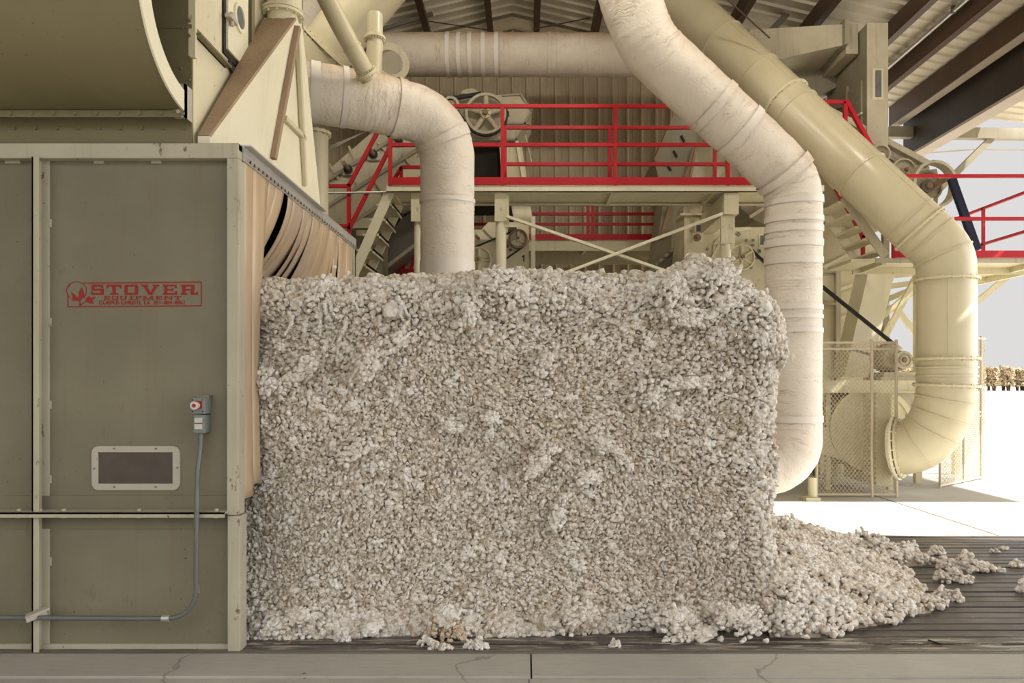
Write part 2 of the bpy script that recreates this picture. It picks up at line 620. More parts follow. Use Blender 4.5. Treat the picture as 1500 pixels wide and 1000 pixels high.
# roof: one gable, ridge along Y, its far edge slightly askew on the right
RX, RZ, SL, SR = -.28, 9.32, .235, .235
def roof_z(x): return RZ - (SR * (x - RX) if x > RX else SL * (RX - x))
def roof_far(x): return 16.1 if x < 7.6 else 16.1 - (x - 7.6) * .31
mb = MB()
Y0R = -4.0
def rib_strip(xa, xb):
    """corrugated sheet between two x, ribs down the slope"""
    vs, fs, n = [], [], 0
    y = Y0R
    prof = []
    while y < 16.0:
        for dy, dz in ((0, 0), (.105, 0), (.14, .035), (.165, .035), (.20, 0)):
            prof.append((y + dy, dz))
        y += .305
    prof.append((16.1, 0))
    xs = [xa, xb] if xb < 7.7 else [xa, 7.6, xb]
    for yy, dz in prof:
        for x in xs:
            f = (roof_far(x) - Y0R) / (16.1 - Y0R)
            vs.append((x, Y0R + (yy - Y0R) * f, roof_z(x) - dz + .035))
    m = len(xs)
    for j in range(len(prof) - 1):
        for i in range(m - 1):
            fs.append((j * m + i, j * m + i + 1, (j + 1) * m + i + 1, (j + 1) * m + i))
    mb.add(vs, fs)
rib_strip(-10.2, RX)
rib_strip(RX, 10.6)
mb.prism([(10.5, 8.5, 6.62), (13.9, 8.5, 6.35), (13.9, 12.3, 6.35), (10.5, 12.3, 6.62)], (0, 0, .03))  # unseen canopy added to throw shade on the floor by the fan
mb.bar((RX, Y0R, RZ + .03), (RX, 16.1, RZ + .03), .5, .02)
structure(mb.build('ceiling', M_roof))

def rib_wall(name, p0, p1, ztop, mat, inward, zb=0):
    """upright ribbed sheet from p0 to p1 (x,y); ztop(t) gives its height"""
    mb = MB()
    p0, p1 = Vector((*p0, 0)), Vector((*p1, 0))
    L = (p1 - p0).length
    d = (p1 - p0) / L
    nrm = Vector(inward)
    pts, s = [], 0
    while s < L:
        for ds, o in ((0, 0), (.075, 0), (.082, .008), (.097, .008), (.104, 0), (.165, 0), (.172, .008), (.187, .008), (.194, 0), (.225, 0), (.252, .05), (.282, .05)):
            if s + ds < L:
                pts.append((s + ds, o))
        s += .305
    pts.append((L, 0))
    vs = []
    for s, o in pts:
        p = p0 + d * s + nrm * o
        vs += [(p.x, p.y, zb), (p.x, p.y, ztop(p))]
    for s, o in pts:
        p = p0 + d * s - nrm * .05
        vs += [(p.x, p.y, zb), (p.x, p.y, ztop(p))]
    n = len(pts)
    fs = [(2 * i, 2 * i + 2, 2 * i + 3, 2 * i + 1) for i in range(n - 1)]
    fs += [(2 * (n + i) + 1, 2 * (n + i) + 3, 2 * (n + i) + 2, 2 * (n + i)) for i in range(n - 1)]
    mb.add(vs, fs)
    return structure(mb.build(name, mat))

rib_wall('wall_back', (-10.0, 16.0), (5.9, 16.0), lambda p: roof_z(p.x) - .02, M_wall, (0, -1, 0))
rib_wall('shade_wall_right', (10.45, -4.0), (10.45, 6.25), lambda p: roof_z(10.45) + .02, M_wall, (-1, 0, 0), 4.7)  # hanging wall added out of view to keep sun off the near boards
rib_wall('wall_left', (-10.0, -4.0), (-10.0, 16.0), lambda p: roof_z(p.x) - .02, M_wall, (1, 0, 0))

# sloping rafter face along the back gable
def gable_rafter(n, xa, xb, y, depth):
    mb = MB()
    mb.prism([(xa, y, roof_z(xa) - .04), (xb, y, roof_z(xb) - .04), (xb, y, roof_z(xb) - .04 - depth), (xa, y, roof_z(xa) - .04 - depth)], (0, .12, 0))
    structure(mb.build('trim_%d' % n, M_walltrim))
gable_rafter(2, -9.9, RX, 15.75, .20)
gable_rafter(3, RX, 6.0, 15.75, .20)

for x in (-7.4, -6.1, -4.8, -3.4, -2.0, -.76, .2, 1.38, 2.6, 3.8, 5.0, 6.24, 7.0):
    mb = MB()
    z = roof_z(x)
    ye = 15.75
    mb.box(x - .035, x + .035, Y0R, ye, z - .30, z - .008)
    mb.box(x - .035, x + .09, Y0R, ye, z - .315, z - .295)
    structure(mb.build('roof_beam', M_brown))
x = 7.72
mb = MB()
mb.box(x - .03, x + .03, Y0R, 15.9, roof_z(x) - .44, roof_z(x) - .01)
structure(mb.build('roof_beam', M_brown))
mb = MB()
mb.box(x - .06, x + .12, Y0R, 15.9, roof_z(x) - .46, roof_z(x) - .44)
structure(mb.build('roof_beam', M_girderlt))

# the heavy dark girder on the right, its lower flange paler
mb = MB()
gx = 8.05
mb.box(gx - .03, gx + .03, Y0R, 15.95, 6.32, 7.18)
mb.box(gx - .14, gx + .14, Y0R, 15.95, 7.16, 7.19)
structure(mb.build('girder_beam', M_girder))
mb = MB()
mb.box(gx - .14, gx + .16, Y0R, 15.95, 6.27, 6.32)
structure(mb.build('girder_beam', M_girderlt))

# open frame beyond the right end
def frame_member(p, q, w, h, mat, nm='frame_beam'):
    mb = MB()
    mb.bar(p, q, w, h)
    return structure(mb.build(nm, mat))
frame_member(P(1300, 194, 15.6), P(1640, 199, 15.6), .15, .22, M_machine_dk)
frame_member(P(1452, 203, 15.6), P(1330, 322, 15.6), .10, .12, M_machine_dk)
frame_member(P(1330, 226, 15.9), P(1425, 219, 15.9), .025, .025, M_machine_dk, 'rod_beam')
frame_member(P(1425, 219, 15.9), P(1640, 220, 15.9), .025, .025, M_machine_dk, 'rod_beam')
for x in (10.35,):
    for yy in (-3.5, 6.35):
        mb = MB(); mb.box(x - .12, x + .12, yy - .12, yy + .12, 0, roof_z(x) - .02)
        structure(mb.build('roof_column', M_machine_dk))
# cross rods under the roof at the back
def rod(p, q, r=.012, mat=M_brown):
    mb = MB(); mb.cyl(p, q, r, 8)
    structure(mb.build('rod_beam', mat))
rod(P(566, 22, 15.2), P(722, 45, 15.2))
rod(P(780, 43, 15.2), P(935, 12, 15.2))
rod(P(1066, 0, 11), P(1128, 56, 11))
rod(P(1301, 42, 14.6), P(1402, 75, 14.6), .016)
mb = MB(); mb.bar(P(556, 44, 14.5), P(634, 20, 14.5), .05, .07)
structure(mb.build('frame_beam', M_steel))
mb = MB(); mb.bar(P(1123, 52, 13.5), P(1192, -20, 13.5), .16, .1)
structure(mb.build('frame_beam', M_steel))

t = thing('roof_conduit', 'bright galvanised pipe running beneath the roof sheets beside a brown beam', 'pipe', (6.93, 4, 7.4))
mb = MB(); mb.cyl((6.84, 4, roof_z(6.84) - .1), (6.84, 15.7, roof_z(6.84) - .1), .035, 12)
mb.build('pipe', M_galv, t)
for yy in (6, 9, 12, 15):
    mb = MB(); mb.box(6.80, 6.88, yy - .015, yy + .015, roof_z(6.84) - .14, roof_z(6.84) - .02)
    mb.build('pipe_strap', M_steel, t)

# fill lamps with invented fixtures, added out of view to brighten the back
for k_, (x, y) in enumerate(((-3.0, 7.6), (.6, 7.6), (4.2, 7.6))):
    zt_ = 7.6
    t = thing('fill_lamp', ('added unseen fill lamp under the roof above the tapered hood', 'added unseen fill lamp under the roof ridge above the cotton block', 'added unseen fill lamp under the roof above the cotton heap')[k_], 'lamp', (x, y, zt_), 'added fill lamps')
    mb = MB(); mb.tube([(x, y, zt_ + .42), (x, y, zt_ + .30), (x, y, zt_ + .12)], [.06, .10, .11], 20); mb.build('ballast_housing', M_steel, t)
    mb = MB(); mb.tube([(x, y, zt_ + .12), (x, y, zt_ + .06)], [.11, .16], 24); mb.build('reflector_cap', M_galv, t)
    mb = MB(); mb.cyl((x, y, zt_ + .42), (x, y, roof_z(x) - .02), .012, 8); mb.build('hanging_rod', M_steel, t)
    ld = bpy.data.lights.new('fill_light', 'POINT'); ld.energy = FILL_LAMP; ld.color = (1, .93, .80); ld.shadow_soft_size = .12
    lo_ = bpy.data.objects.new('fill_light', ld); COL.objects.link(lo_); lo_.parent = t; lo_.location = (0, 0, -.09)

# ================================================================== module feeder
FX = -1.72
t = thing('module_feeder', 'olive painted steel feeder cabinet with red lettered sign, left of the cotton block', 'machine', (-3.6, 4.5, 0))
feeder = t
mb = MB()
mb.box(-6.4, FX - .07, 4.555, 4.60, .02, 3.0)                 # front skin
mb.box(-6.4, FX - .075, 4.547, 4.556, .725, .925)             # lapped strip behind the shelf angle
mb.build('front_panel', M_feeder, t)
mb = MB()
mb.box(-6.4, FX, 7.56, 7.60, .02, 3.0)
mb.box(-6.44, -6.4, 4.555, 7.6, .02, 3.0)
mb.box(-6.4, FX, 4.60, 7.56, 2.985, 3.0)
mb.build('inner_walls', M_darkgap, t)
mb = MB()
mb.box(-6.4, FX, 4.5, 7.62, 3.0, 3.045)
mb.build('top_plate', M_feeder, t, bevel=.004)
mb = MB()
mb.box(-6.4, FX, 4.495, 4.56, 2.952, 3.043)
mb.build('top_channel', M_feeder_trim, t, bevel=.006)
mb = MB()
mb.box(FX - .070, FX, 4.497, 4.515, .815, 2.952)
mb.box(FX - .02, FX, 4.515, 4.60, .815, 2.952)
mb.build('end_post', M_feeder_trim, t, bevel=.004)
mb = MB()
mb.box(FX - .062, FX + .012, 4.488, 4.505, .0, .812)
mb.box(FX - .008, FX + .012, 4.505, 4.60, .0, .812)
mb.build('lower_end_post', M_feeder_trim, t, bevel=.004)
mb = MB()
mb.box(FX - .06, FX, 7.5, 7.6, 0, 3.0)
mb.build('far_post', M_feeder_trim, t)
mb = MB()
x0, x1 = XX(49, 4.49), XX(63, 4.49)
mb.box(x0, x0 + .014, 4.47, 4.556, .0, 2.955)
mb.box(x0 + .014, x1, 4.548, 4.556, .0, 2.955)
mb.box(x0, x1 - .012, 4.47, 4.476, .0, 2.955)
for zz in (2.55, 1.95, 1.45, 1.0, .5):
    mb.box(x1 - .004, x1 + .012, 4.545, 4.556, zz, zz + .05)
mb.build('stiffener_post', M_feeder_trim, t, bevel=.002)
mb = MB()
mb.box(-6.4, FX - .06, 4.435, 4.556, .832, .842)
mb.box(-6.4, FX - .06, 4.435, 4.443, .812, .842)
for px in (30, 60, 95, 205, 318):
    x = XX(px, 4.5)
    mb.cyl((x, 4.49, .835), (x, 4.49, .856), .014, 6)
    mb.cyl((x, 4.49, .80), (x, 4.49, .83), .014, 6)
mb.build('shelf_angle', M_feeder_trim, t)
mb = MB()
mb.box(-6.4, FX - .06, 4.535, 4.556, .0, .03)
mb.build('bottom_rail', M_feeder_trim, t)
for px0, px1, py in ((8, 30, 231), (138, 152, 229), (222, 236, 229)):
    mb = MB(); mb.box(XX(px0, 4.55), XX(px1, 4.55), 4.545, 4.556, 2.935, 2.953)
    mb.build('weld_tab', M_feeder_trim, t)
# viewing window
wy = 4.556
wx0, wx1, wz0, wz1 = XX(135, 4.55), XX(264, 4.55), ZZ(717.5, 4.55), ZZ(653, 4.55)
def octo(x0, x1, z0, z1, c, y):
    out = []
    for cx, cz, a0 in ((x1 - c, z1 - c, 0), (x0 + c, z1 - c, 90), (x0 + c, z0 + c, 180), (x1 - c, z0 + c, 270)):
        for k in range(5):
            a = math.radians(a0 + k * 22.5)
            out.append((cx + c * math.cos(a), y, cz + c * math.sin(a)))
    return out
ix0, ix1, iz0, iz1 = XX(144.5, 4.55), XX(253.5, 4.55), ZZ(708, 4.55), ZZ(662, 4.55)
mb = MB()
oc = octo(wx0, wx1, wz0, wz1, .042, wy - .012)
inn = [(ix1, wy - .012, iz1)] * 5 + [(ix0, wy - .012, iz1)] * 5 + [(ix0, wy - .012, iz0)] * 5 + [(ix1, wy - .012, iz0)] * 5
n = 20
vs = oc + [(x, wy + .001, z) for x, y_, z in oc] + [(ix1, wy - .012, iz1), (ix0, wy - .012, iz1), (ix0, wy - .012, iz0), (ix1, wy - .012, iz0)] + [(ix1, wy + .001, iz1), (ix0, wy + .001, iz1), (ix0, wy + .001, iz0), (ix1, wy + .001, iz0)]
fs = [(i, (i + 1) % n, n + (i + 1) % n, n + i) for i in range(n)]
for q in range(4):
    for k in range(4):
        fs.append((q * 5 + k, q * 5 + k + 1, 40 + q))
    a, b_ = q * 5 + 4, ((q + 1) % 4) * 5
    fs.append((a, b_, 40 + (q + 1) % 4, 40 + q))
    fs.append((40 + q, 40 + (q + 1) % 4, 44 + (q + 1) % 4, 44 + q))
mb.add(vs, fs)
wf = mb.build('viewing_window_frame', M_white, t)
mb = MB(); mb.box(ix0 - .01, ix1 + .01, wy - .006, wy - .002, iz0 - .01, iz1 + .01)
mb.build('pane', M_pane, wf)
for px, py in ((167, 657), (228, 657), (137.5, 686), (259.5, 685), (167, 713), (228, 713)):
    p = P(px, py, 4.54)
    mb = MB(); mb.cyl((p.x, wy - .018, p.z), (p.x, wy - .010, p.z), .006, 8)
    mb.build('screw', M_steel, wf)

# ---- sign, drawn where it stands: crop pixels of the plate -> world
def S(cx, cy): return XX(80 + cx / 6.25, 4.55), ZZ(390 + cy / 6.25, 4.55)
SY = 4.5545
class Sign(MB):
    k = 0
    @property
    def y(self):
        self.k += 1
        return SY - .0015 - self.k * 1.2e-5
    def rect(self, a, b, c, d):
        x0, z0 = S(a, b); x1, z1 = S(c, d)
        return self.box(min(x0, x1), max(x0, x1), self.y, SY + .001, min(z0, z1), max(z0, z1))
    def poly(self, pts):
        yy = self.y
        return self.prism([(S(a, b)[0], yy, S(a, b)[1]) for a, b in pts], (0, SY + .001 - yy, 0))
    def line(self, pts, w):
        for i in range(len(pts) - 1):
            (x0, z0), (x1, z1) = S(*pts[i]), S(*pts[i + 1])
            yy = self.y + .0015
            self.bar((x0, yy, z0), (x1, yy, z1), w, .003, up=(0, 1, 0))
        return self
GL = {
 'S': (1.15, [(.05, .8, 1.1, 1), (.05, .4, 1.15, .6), (0, 0, 1.15, .2), (.05, .4, .32, 1), (.86, 0, 1.15, .6), (.92, .66, 1.1, 1), (0, 0, .16, .34)], []),
 'T': (1.3, [(0, .8, 1.3, 1), (0, .63, .16, .9), (1.14, .63, 1.3, .9), (.5, 0, .8, 1), (.28, 0, 1.02, .17)], []),
 'O': (1.25, [(0, .12, .28, .88), (.97, .12, 1.25, .88), (.09, .8, 1.16, 1), (.09, 0, 1.16, .2), (.04, .06, .3, .94), (.95, .06, 1.21, .94)], []),
 'V': (1.62, [(0, .84, .62, 1), (1.0, .84, 1.62, 1)], [[(.1, .9), (.47, .9), (.98, 0), (.66, 0)], [(1.18, .9), (1.5, .9), (.96, 0), (.7, 0)]]),
 'E': (1.35, [(.12, 0, .42, 1), (0, .82, 1.3, 1), (.3, .42, .98, .58), (0, 0, 1.35, .18), (1.13, .64, 1.3, .9), (1.18, .1, 1.35, .37), (.84, .33, .98, .67)], []),
 'R': (1.5, [(.12, 0, .42, 1), (0, .82, 1.12, 1), (.92, .5, 1.22, .92), (.3, .42, 1.1, .58), (.88, .06, 1.16, .46), (0, 0, .56, .16), (.88, 0, 1.5, .16), (1.34, .1, 1.5, .3)], []),
 'Q': (1.25, [(0, .12, .24, .88), (1.01, .12, 1.25, .88), (.09, .8, 1.16, 1), (.09, 0, 1.16, .2), (.55, -.12, .75, .3), (.7, -.14, 1.1, -.02)], []),
 'U': (1.25, [(.1, .1, .36, 1), (.89, .1, 1.15, 1), (.2, 0, 1.05, .2), (0, .84, .5, 1), (.75, .84, 1.25, 1)], []),
 'I': (1.0, [(.36, 0, .64, 1), (0, .84, 1, 1), (0, 0, 1, .16)], []),
 'P': (1.25, [(.12, 0, .4, 1), (0, .82, 1.12, 1), (.97, .5, 1.22, .92), (.3, .4, 1.1, .56), (0, 0, .6, .16)], []),
 'M': (1.7, [(.14, 0, .34, 1), (1.36, 0, 1.56, 1), (0, .84, .45, 1), (1.25, .84, 1.7, 1), (0, 0, .5, .16), (1.2, 0, 1.7, .16)], [[(.14, 1), (.42, 1), (.95, 0), (.75, 0)], [(1.56, 1), (1.28, 1), (.75, 0), (.95, 0)]]),
 'N': (1.45, [(.14, 0, .34, 1), (1.1, 0, 1.3, 1), (0, .84, .45, 1), (.95, .84, 1.45, 1), (0, 0, .5, .16)], [[(.14, 1), (.45, 1), (1.3, 0), (1.02, 0)]]),
}
def word(sg, txt, boxes, y0, y1):
    for ch, (xa, xb) in zip(txt, boxes):
        w, rs, ps = GL[ch]
        fx = lambda u: xa + (xb - xa) * u / w
        fy = lambda v: y1 + (y0 - y1) * v
        for a, b, c, d in rs:
            sg.rect(fx(a), fy(b), fx(c), fy(d))
        for p in ps:
            sg.poly([(fx(u), fy(v)) for u, v in p])
sg = Sign()
sg.line([(118, 255), (118, 369), (1340, 360), (1340, 143), (255, 152)], .0062)
word(sg, 'STOVER', [(330, 446), (473, 608), (636, 762), (793, 955), (989, 1118), (1152, 1308)], 166, 260)
word(sg, 'EQUIPMENT', [(449, 506), (521, 578), (594, 660), (676, 722), (738, 788), (803, 905), (922, 982), (996, 1080), (1092, 1156)], 270, 304)
# cotton boll emblem: scalloped outline, bracts, stem and bud
pts = []
for k in range(41):
    a = 2 * PI * k / 40
    r = 88 + 5 * abs(math.sin(a * 3.5 + .4))
    pts.append((198 + r * math.cos(a), 222 - .9 * r * math.sin(a)))
pts = [p for p in pts if not (p[1] > 268 and 150 < p[0] < 262)]
cut = max(range(len(pts) - 1), key=lambda i: abs(pts[i][0] - pts[i + 1][0]))
sg.line(pts[:cut + 1], .0032); sg.line(pts[cut + 1:], .0032)
sg.line([(140, 150), (135, 172), (120, 190)], .003)
sg.poly([(148, 236), (178, 258), (196, 276), (218, 290), (200, 318), (182, 306), (168, 322), (160, 300), (154, 290), (166, 282)])
sg.poly([(242, 196), (256, 214), (262, 240), (256, 262), (286, 250), (268, 276), (276, 282), (248, 292), (232, 308), (206, 300), (220, 272), (220, 232)])
sg.poly([(190, 280), (240, 280), (230, 312), (196, 314)])
sg.line([(222, 305), (230, 330), (228, 364)], .0062)
sg.line([(230, 358), (262, 332), (292, 312)], .0045)
sg.poly([(284, 296), (300, 280), (318, 272), (326, 286), (372, 278), (362, 296), (338, 306), (356, 340), (318, 340), (296, 326), (282, 312)])
sgn = sg.build('sign_print', M_signred, t)
sgn['label'] = 'red printed sign with cotton boll emblem and lettering'
fc = bpy.data.curves.new('address_line', 'FONT')
fc.body = 'CORPUS CHRISTI, TX  361\u2013884\u20138961'
fc.size = .0325
fc.extrude = .0008
fc.offset = .0007
fo = bpy.data.objects.new('address_line', fc)
COL.objects.link(fo)
bpy.context.view_layer.update()
wd = fo.dimensions.x
want = S(1186, 0)[0] - S(400, 0)[0]
x0, z0 = S(400, 347)
dgx = bpy.context.evaluated_depsgraph_get()
me = bpy.data.meshes.new_from_object(fo.evaluated_get(dgx))
bpy.data.objects.remove(fo)
me.transform(Matrix.Translation((x0, SY - .0008, z0)) @ Matrix.Diagonal((want / wd, 1, 1, 1)).to_4x4() @ Matrix.Rotation(PI / 2, 4, 'X'))
me.transform(Matrix.Translation(-ROOT[t.name]))
me.materials.clear(); me.materials.append(M_signred)
for p in me.polygons: p.material_index = 0
ao = bpy.data.objects.new('address_line', me)
COL.objects.link(ao); ao.parent = sgn

# ---- push-button station and conduit on the feeder face
cb = thing('push_button_box', 'small grey push-button box with round red-centred knob on the olive cabinet', 'control box', (XX(292, 4.5), 4.5, ZZ(634, 4.5)))
def pbox(px0, px1, py0, py1, ya, yb): return XX(px0, ya), XX(px1, ya), ya, yb, ZZ(py1, ya), ZZ(py0, ya)
mb = MB(); mb.box(*pbox(280, 300, 583, 606, 4.455, 4.555))
up = mb.build('upper_enclosure', M_greybox, cb, bevel=.004)
mb = MB(); mb.box(*pbox(283, 299.5, 607.5, 634, 4.465, 4.555))
lo = mb.build('lower_enclosure', M_greybox, cb, bevel=.004)
mb = MB(); mb.box(*pbox(289, 306, 579, 583.5, 4.50, 4.555))
mb.build('top_bracket', M_steel, cb)
c = P(288, 593.5, 4.45)
mb = MB(); mb.cyl(c, c - Vector((0, .035, 0)), .021, 24, .024)
kb = mb.build('button_collar', M_bezel, cb)
mb = MB(); mb.cyl(c - Vector((0, .033, 0)), c - Vector((0, .042, 0)), .011, 20)
mb.build('button', M_knob, kb)
mb = MB(); mb.box(c.x - .012, c.x + .030, 4.4535, 4.4555, c.z - .02, c.z + .026)
mb.build('legend_plate', M_signred, cb)
for px, py in ((282, 585.5), (297, 585.5), (282, 602.5), (297, 602.5)):
    p = P(px, py, 4.455); mb = MB(); mb.cyl(p, p - Vector((0, .004, 0)), .004, 8)
    mb.build('cover_screw', M_black, up)
for py in (611.5, 621.0):
    mb = MB(); mb.box(*pbox(284.5, 296, py, py + 8, 4.452, 4.466))
    mb.build('switch_guard', M_galv, lo, bevel=.003)

cd = thing('electrical_conduit', 'thin grey conduit bending down and along the foot of the olive cabinet', 'conduit', (XX(288, 4.5), 4.5, ZZ(906, 4.5)))
Yc = 4.43
pts = [P(294, 634, 4.50), P(294, 652, 4.50), P(289.5, 690, 4.47), P(288.5, 730, 4.405), P(287.5, 780, 4.405), P(287, 905, Yc), P(200, 905.5, Yc), P(48, 904.5, Yc), (-6.3, Yc, ZZ(904, Yc))]
path = fillet(pts, [.15, .3, .3, .3, .165, .3, .3], 10, .2)
mb = MB(); mb.tube(path, .0145, 14)
mb.build('pipe', M_conduit, cd)
for px, py, dr in ((287.3, 862, (0, 0, 1)), (243, 905.2, (1, 0, 0))):
    p = P(px, py, Yc - .001); d = Vector(dr) * .022
    mb = MB(); mb.cyl(p - d, p + d, .0185, 14)
    mb.build('pipe_coupling', M_galv, cd)
sb = thing('conduit_bracket', 'short pale steel bracket jutting out to hold the conduit at the cabinet foot', 'bracket', tuple(P(54, 900, 4.45)))
mb = MB(); a, b_ = P(40, 902, 4.39), P(70, 890, 4.475)
mb.bar(a, b_, .055, .012); mb.bar(a - Vector((0, .012, .016)), b_ - Vector((0, .012, .016)), .012, .04)
mb.build('angle', M_white, sb)
# ================================================================== strip curtain at the feeder mouth
t = thing('strip_curtain', 'curtain of tan vinyl strips hanging in the cabinet mouth above the cotton', 'curtain', (FX, 6, 3.0))
mb = MB()
mb.box(FX, FX + .010, 4.56, 7.58, 2.955, 3.048)
mb.box(FX - .10, FX + .010, 4.56, 7.58, 3.046, 3.054)
mb.box(FX + .010, FX + .05, 4.56, 6.3, 3.043, 3.052)
y = 4.62
while y < 7.56:
    for zz in (2.975, ):
        mb.cyl((FX + .010, y, zz), (FX + .018, y, zz), .011, 6)
    y += .075
rail = mb.build('mounting_rail', M_galv, t)
mb = MB()
y = 4.64
while y < 7.5:
    mb.box(FX + .010, FX + .013, y, y + .03, 2.965, 2.985); y += .075
mb.build('slots', M_black, rail)
rng = random.Random(11)
strips = []
y = 4.60
specs = []
# (y0, y1, kind)
specs += [(4.585, 4.745, 'long', .02), (4.735, 5.02, 'long', .035)]
BENT = [(5.03, 5.20, .16, -.09), (5.17, 5.34, .17, -.17), (5.44, 5.62, .30, .05), (5.54, 5.74, .28, .03), (5.66, 5.85, .26, 0), (5.80, 5.98, .24, 0), (5.93, 6.11, .23, 0), (6.06, 6.25, .20, 0),
        (6.20, 6.39, .18, 0), (6.34, 6.52, .15, 0), (6.48, 6.66, .11, 0), (6.61, 6.80, .09, 0), (6.75, 6.94, .06, 0), (6.90, 7.06, .04, .03)]
specs += [(a_, b_ + (.035 if a_ > 5.4 else 0), 'bent', (d_, k_)) for a_, b_, d_, k_ in BENT]
specs += [(7.05, 7.26, 'back', 0), (7.22, 7.40, 'back', 0), (7.36, 7.55, 'back', 0)]
for y0, y1, kind, off in specs:
    mb = MB()
    prof = []
    if kind == 'long':
        zb = .90 if off < .03 else .97
        for k in range(25):
            s = k / 24
            prof.append((FX + .006 - off * .3 - .012 * math.sin(s * 3.1), 2.965 + (zb - 2.965) * s, 0))
    elif kind == 'back':
        for k in range(13):
            s = k / 12
            prof.append((FX - .004 - .03 * s, 2.965 - 1.0 * s, 0))
    else:
        # hangs, is swept into the machine by the moving cotton, then lies on it
        D_, k_ = off
        D_ *= rng.uniform(.92, 1.08)
        H = .54
        for k in range(17):
            s = k / 16
            prof.append((FX - .002 - D_ * s ** 1.7, 2.965 - H * s, k_ * s))
        x, z = prof[-1][0], prof[-1][1]
        for k in range(1, 9):
            a_ = k / 8 * PI / 2
            prof.append((x - .05 * (1 - math.cos(a_)), z - .02 * math.sin(a_), k_))
        prof.append((x - .35, z - .03, k_))
    vs, fs = [], []
    n = 5
    bow = rng.uniform(.006, .014)
    tw = rng.uniform(-.05, .05)
    for k, (x, z, dy) in enumerate(prof):
        for j in range(n):
            u = j / (n - 1)
            sag = bow * (1 - (2 * u - 1) ** 2) * min(1, k / 6)
            yy = y0 + (y1 - y0) * u + dy
            if kind == 'long' and off > .03:
                yy = y0 + (y1 - y0) * u * (1 - .48 * min(1, k / 15))
            vs.append((x + sag + tw * (u - .5) * min(1, k / 12) + (.004 if (len(strips) % 2) else 0), yy, z))
    m = len(prof)
    th = Vector((-.004, 0, 0))
    vs2 = [(a_ - .004, b_, c_) for a_, b_, c_ in vs]
    allv = vs + vs2
    N = len(vs)
    for k in range(m - 1):
        for j in range(n - 1):
            q = (k * n + j, k * n + j + 1, (k + 1) * n + j + 1, (k + 1) * n + j)
            fs.append(q); fs.append(tuple(N + i_ for i_ in reversed(q)))
        fs.append((k * n, (k + 1) * n, N + (k + 1) * n, N + k * n))
        fs.append((k * n + n - 1, N + k * n + n - 1, N + (k + 1) * n + n - 1, (k + 1) * n + n - 1))
    e = (m - 1) * n
    for j in range(n - 1):
        fs.append((e + j, e + j + 1, N + e + j + 1, N + e + j))
    mb.add(allv, fs, True)
    strips.append(mb.build('strip', M_vinyl, t))

# ================================================================== housing above the feeder
HX = -2.045
t = thing('upper_feeder_housing', 'tall olive sheet metal housing standing on the feeder cabinet, with porthole door', 'machine', (-4, 5.7, 3.05))
mb = MB()
mb.box(-6.2, HX, 4.60, 4.62, 3.047, 6.6)
mb.box(-6.2, HX, 6.86, 6.9, 3.047, 6.6)
mb.box(-6.2, -6.18, 4.62, 6.86, 3.047, 6.6)
mb.box(-6.2, HX, 4.62, 6.86, 6.58, 6.6)
y0s = ZZ(37, 4.6)
mb.box(-6.2, HX + .001, 4.594, 4.601, y0s - .02, y0s + .004)
for px, py in ((236, 41), (268, 41), (278, 31), (278, 53), (278, 85), (265, 100), (278, 117)):
    p = P(px, py, 4.6); mb.cyl(p, p - Vector((0, .014, 0)), .009, 6)
for k in range(14):
    p = P(270 - k * 31, 188, 4.6); mb.cyl(p, p - Vector((0, .012, 0)), .010, 6)
mb.build('front_panel', M_housing, t)
mb = MB()
mb.box(HX - .02, HX, 4.62, 6.86, 3.047, 6.6)
mb.box(HX - .02, HX + .022, 4.598, 4.622, 3.6, 6.6)
mb.build('side_panel', M_cream, t)  # cream against the olive front stands in for light on this side
mb = MB()
mb.box(HX, HX + .05, 4.61, 5.1, 3.745, 3.757); mb.box(HX, HX + .012, 4.61, 5.1, 3.745, 3.80)
for k in range(4):
    mb.cyl((HX + .01, 4.68 + k * .12, 3.782), (HX + .024, 4.68 + k * .12, 3.782), .009, 6)
mb.build('side_angle', M_housing, t)
mb = MB(); mb.box(HX, HX + .03, 5.09, 5.46, 3.87, 4.9)
dr = mb.build('access_door', M_cream2, t, bevel=.004)
mb = MB(); mb.box(HX, HX + .014, 5.055, 5.50, 3.83, 4.95)
mb.build('door_seal', M_darkgap, t)
mb = MB(); mb.ring((HX + .036, 5.275, 4.17), (1, 0, 0), .098, .075, .02)
ph = mb.build('porthole_ring', M_cream2, dr)
mb = MB(); mb.cyl((HX + .030, 5.275, 4.17), (HX + .036, 5.275, 4.17), .076, 28)
mb.build('porthole_pane', M_paneg, ph)
mb = MB(); mb.box(HX + .03, HX + .07, 5.03, 5.16, 4.06, 4.085); mb.cyl((HX + .05, 5.10, 4.03), (HX + .05, 5.10, 4.12), .014, 10)
mb.build('door_latch', M_white, dr)
mb = MB(); mb.box(HX, HX + .04, 5.5, 5.56, 3.06, 5.2)
mb.build('side_stiffener', M_housing, t)
mb = MB(); mb.bar((HX + .02, 5.12, 3.80), (HX + .02, 5.62, 3.60), .05, .012, (1, 0, 0))
mb.build('side_gusset', M_darkgap, t)

